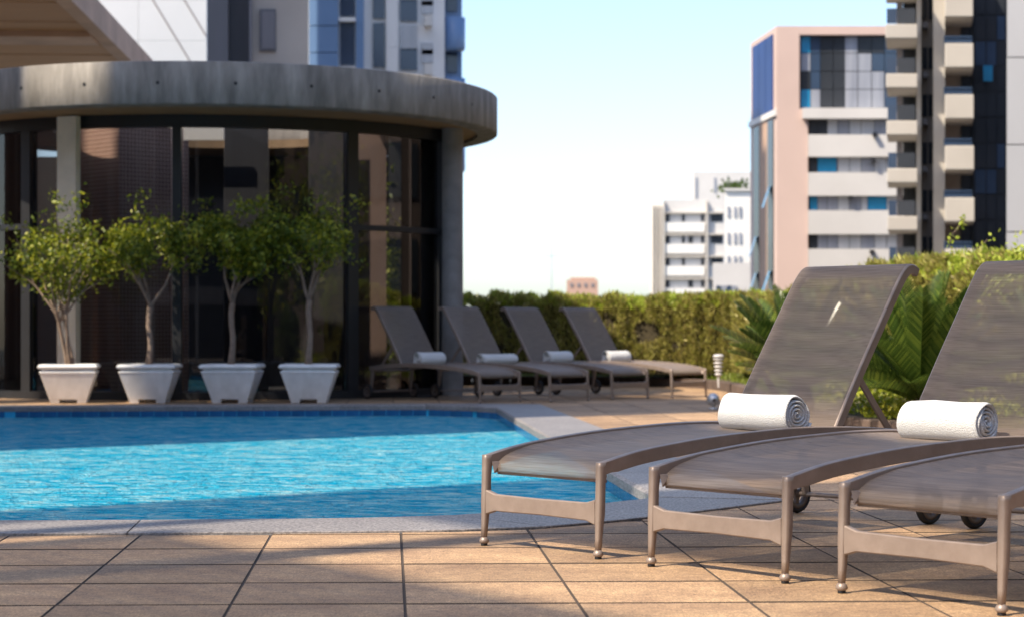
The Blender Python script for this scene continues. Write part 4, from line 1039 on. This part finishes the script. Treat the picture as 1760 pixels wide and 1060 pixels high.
# upper left: concrete tower and blue/white apartments
Y = 60.0; gt = empty('grey_concrete_tower', (at(440,500,Y).x, Y+4, ZG), 'grey and beige concrete tower behind the pavilion roof, right of the white wall', 'building'); gt['skew'] = -0.1
wbox(gt, 'side_wall', 356, -560, 392, 1880, Y+0.4, 9, M['greycon']); wbox(gt, 'recess_wall', 392.2, -560, 431, 1880, Y+1.2, 8, M['greydark'])
wbox(gt, 'front_wall', 431.2, -560, 529, 1880, Y, 9, M['beige'])
for q in range(-3, 2):
    y0 = 16+q*175; f = wbox(gt, 'window', 446, y0, 474, y0+72, Y-0.10, 0.12, M['greydark']); wbox(gt, 'window_pane', 450, y0+4, 472, y0+68, Y-0.13, 0.02, M['greycon'])
wbox(gt, 'fin', 428, -560, 433, 1880, Y-0.35, 0.34, M['greycon'])
Y = 72.0; ap = empty('blue_white_apartments', (at(660,500,Y).x, Y+5, ZG), 'white apartment tower with blue glass panels and curved blue balconies at its right edge', 'building'); ap['skew'] = -0.028
wbox(ap, 'wall', 528, -700, 764, 2100, Y, 10, M['bright'])
for q in range(-3, 6): wbox(ap, 'blue_panel', 531, -0.5+46*q, 581, 44+46*q, Y-0.25, 0.24, M['skypane'])
wbox(ap, 'blue_pier', 612, -700, 625, 2100, Y-0.22, 0.21, M['skypane'])
for q in range(-3, 3):
    y0 = 38+q*84
    wbox(ap, 'window', 585, y0, 609, y0+74, Y-0.10, 0.09, M['slate']); wbox(ap, 'window', 641, y0+2, 661, y0+78, Y-0.10, 0.09, M['slate'])
    wbox(ap, 'window_sill', 583, y0-7, 611, y0-1, Y-0.35, 0.34, M['bright']); wbox(ap, 'window', 688, y0-38, 717, y0-1, Y-0.10, 0.09, M['slate'])
    wbox(ap, 'window_pane', 689, y0+6, 717, y0+48, Y-0.10, 0.09, M['palepane']); wbox(ap, 'white_pier', 664, y0-40, 684, y0+43.5, Y-0.45, 0.44, M['bright'])
    wbox(ap, 'window', 725, y0+36, 744, y0+70, Y-0.10, 0.09, M['palepane']); wbox(ap, 'window', 725, y0-36, 744, y0-28, Y-0.10, 0.09, M['greypane'])
    wbox(ap, 'air_conditioner', 730, y0-12, 742, y0+6, Y-0.45, 0.44, M['offwhite'])
wbox(ap, 'side_wall', 764.3, -700, 794, 2100, Y+1.2, 8, M['skypane'])
for q in range(-3, 3):
    y0 = 27+q*105; c = at(781, 0, Y+0.6); zt_, zb_ = zf(y0, Y), zf(y0+57, Y)
    MB().lathe([(0.001,zb_-ZG),(0.36,zb_-ZG),(0.40,zb_-ZG+0.1),(0.40,zt_-ZG),(0.34,zt_-ZG),(0.34,zb_-ZG+0.15)], (c.x-ap.location.x, c.y-ap.location.y, 0), 18).build('curved_balcony', M['skypane'], ap, fixn=True)
    wbox(ap, 'window', 768, y0+62, 786, y0+98, Y+1.1, 0.09, M['slate'])
# white wall with panel seams and the timber lined overhang of the hotel
Y = 56.0; ww = empty('white_hotel_wall', (at(280,500,Y).x, Y+2, ZG), 'bright white panelled wall behind the pavilion between the overhang and the grey tower', 'building'); ww['skew'] = -0.15
for q in range(10): wbox(ww, 'wall_panel', 120, -420+q*70+0.4, 237.6, -350+q*70, Y, 3, M['panelwhite']); wbox(ww, 'wall_panel', 238, -420+q*70+0.4, 355, -350+q*70, Y, 3, M['panelwhite'])
for xa, ya, xb, yb in ((226,-60,332,115),(292,-40,380,105)):
    a_ = at(xa,ya,Y-0.012)-ww.location; b_ = at(xb,yb,Y-0.012)-ww.location
    if xb > 355: t_ = (354-xa)/(xb-xa); b_ = at(354, ya+(yb-ya)*t_, Y-0.012)-ww.location
    MB().tube([a_, b_], 0.022, 4).build('wall_seam', M['greycon'], ww)
wbox(ww, 'lower_wall', 120, 281, 355, 1900, Y+0.05, 3, M['white'])
oh = empty('timber_overhang', (-14,42,7.0), 'large overhanging slab with brown timber soffit and warm concrete edge at the top left', 'canopy')
ed0, ed1 = Vector((-7.75,30)), Vector((-9.15,54)); d = (ed1-ed0).normalized(); nr = Vector((-d.y, d.x))   # nr points left (-x)
def oq(name, u0, u1, v0, v1, z0, z1, m, parent=oh):
    q = [ed0+d*u0+nr*v0, ed0+d*u1+nr*v0, ed0+d*u1+nr*v1, ed0+d*u0+nr*v1]
    return MB().prism([(p.x+14, p.y-42) for p in q], z0-7, z1-7).build(name, m, parent, fixn=True)
Lh_ = (ed1-ed0).length
oq('edge_beam', 0, Lh_, 0.0, 0.30, 6.95, 7.50, M['beam'])
k = 0; u = 0.0
while u < Lh_-1.3:
    if abs(u-11.2) < 0.7: oq('cross_beam', u, u+1.19, 0.31, 12, 6.90, 7.25, M['beam'])
    else: oq('soffit_board', u, u+1.19, 0.31, 12, 7.02+0.01*(k % 2), 7.12, M['wood'])
    u += 1.2; k += 1
oq('roof_slab', 0, Lh_, 0.31, 12, 7.26, 7.50, M['beam'])

# ---------------------------------------------------------------- unseen hotel blocks and canopies, added and shaped to shade the terrace
u_ = Vector((0.8, 0.6)); n_v = Vector((-0.6, 0.8))
def ru(r_, u): p = u_*r_+n_v*u; return (p.x, p.y)
hotel = empty('hotel_shade_blocks', (-14,14,0), 'unseen brown tiled hotel tower left of the pool, its blocks shaped to shade the terrace', 'building')
def hb(r0, r1, u0, u1, z0, z1, name='wall', m=None):
    q = [ru(r0,u0), ru(r1,u0), ru(r1,u1), ru(r0,u1)]
    MB().prism([(p[0]+14, p[1]-14) for p in q], z0, z1).build(name, m or M['browntile'], hotel, fixn=True)
hb(-6, 1.5, 15.7, 21.7, 0, 18.5); hb(-6, 1.5, 22.65, 23.8, 0, 15.3); hb(-6, 1.5, 24.5, 31, 0, 15.3)  # heights and slots set to throw chosen bands of shade and sun
MB().box(-22+14,-46-14,-24,60+14,-40-14,22).build('rear_wing', M['dark_int'], hotel)  # unseen wing added to darken what the pavilion glass mirrors
for kk in range(6): MB().box(-22+14,-39.99-14,1+4*kk-3,60+14,-39.6-14,1+4*kk-2.2).build('floor_band', M['tan'], hotel)
can = empty('added_shade_canopy', (-10,0,0), 'unseen slatted canopy added left of the loungers to cast bands of shade', 'canopy')
def cb(r0, r1, u0, u1, z=10.0):  # added slats, shifted sunward so their shade lands on the given ground patch
    sh = z/math.tan(R(SUN_EL)); q = [ru(r0-sh,u0), ru(r1-sh,u0), ru(r1-sh,u1), ru(r0-sh,u1)]
    mb = MB(); rr_ = r0-sh
    while rr_ < r1-sh:
        w_ = min(0.104, r1-sh-rr_); qq = [ru(rr_,u0), ru(rr_+w_,u0), ru(rr_+w_,u1), ru(rr_,u1)]; mb.prism([(p[0]+10, p[1]) for p in qq], z, z+0.02); rr_ += 0.14
    tag(mb.build('shade_slats', M['concol'], can, fixn=True), kind='stuff')
    for p in q:
      if p[0] < -0.45*abs(p[1])-2.0 and p[1] < 6: MB().tube([(p[0]*0.999+10,p[1],0),(p[0]*0.999+10,p[1],z)], 0.12, 8).build('shade_canopy_post', M['concol'], can)
cb(-5.0, 3.95, 1.0, 7.75)
cb(5.15, 6.42, 2.5, 6.75)
cb(6.80, 9.6, 2.5, 6.75)
cb(5.15, 9.6, 6.8, 8.1)
cb(-6.0, 9.6, 8.5, 10.5)

# buildings of the city to the right of and behind the camera, seen only mirrored in the pavilion glass
ob = empty('brown_office_block', (38,-6,ZG), 'brown office block standing across the street right of the terrace outside the picture', 'building')
MB().box(-4,-30,0,4,76,ZG*-1+22).build('wall', mat('dark_brown_render', (0.15,0.11,0.09), rough=0.85), ob)
for q in range(21):
    for k in range(7): MB().box(-4.12,-28+q*4.9,26+k*3.0,-4.02,-25+q*4.9,27.7+k*3.0).build('window', M['dglass'], ob)

for q in range(6):
    tx_, ty_ = 8.1+0.3*math.sin(q*2), 3.5+q*3.5
    root = empty('screening_tree', (tx_,ty_,0), ['round','wide','tall','broad','narrow','pale'][q]+' leafy screening tree at the right terrace edge outside the picture', 'tree')
    MB().tube([(0,0,0),(0.05,0,1.2),(0,0.05,2.6)], [0.09,0.07,0.03], 8).build('trunk', M['bark'], root)
    P = rng.normal(size=(2600,3))*[0.75,0.85,0.8]+[0,0,2.7]; P = P[P[:,0] > -1.2]; leaves('crown', P, rng.normal(size=P.shape), rng.uniform(0.12,0.22,len(P)), 0.10, M['leaf'], root)
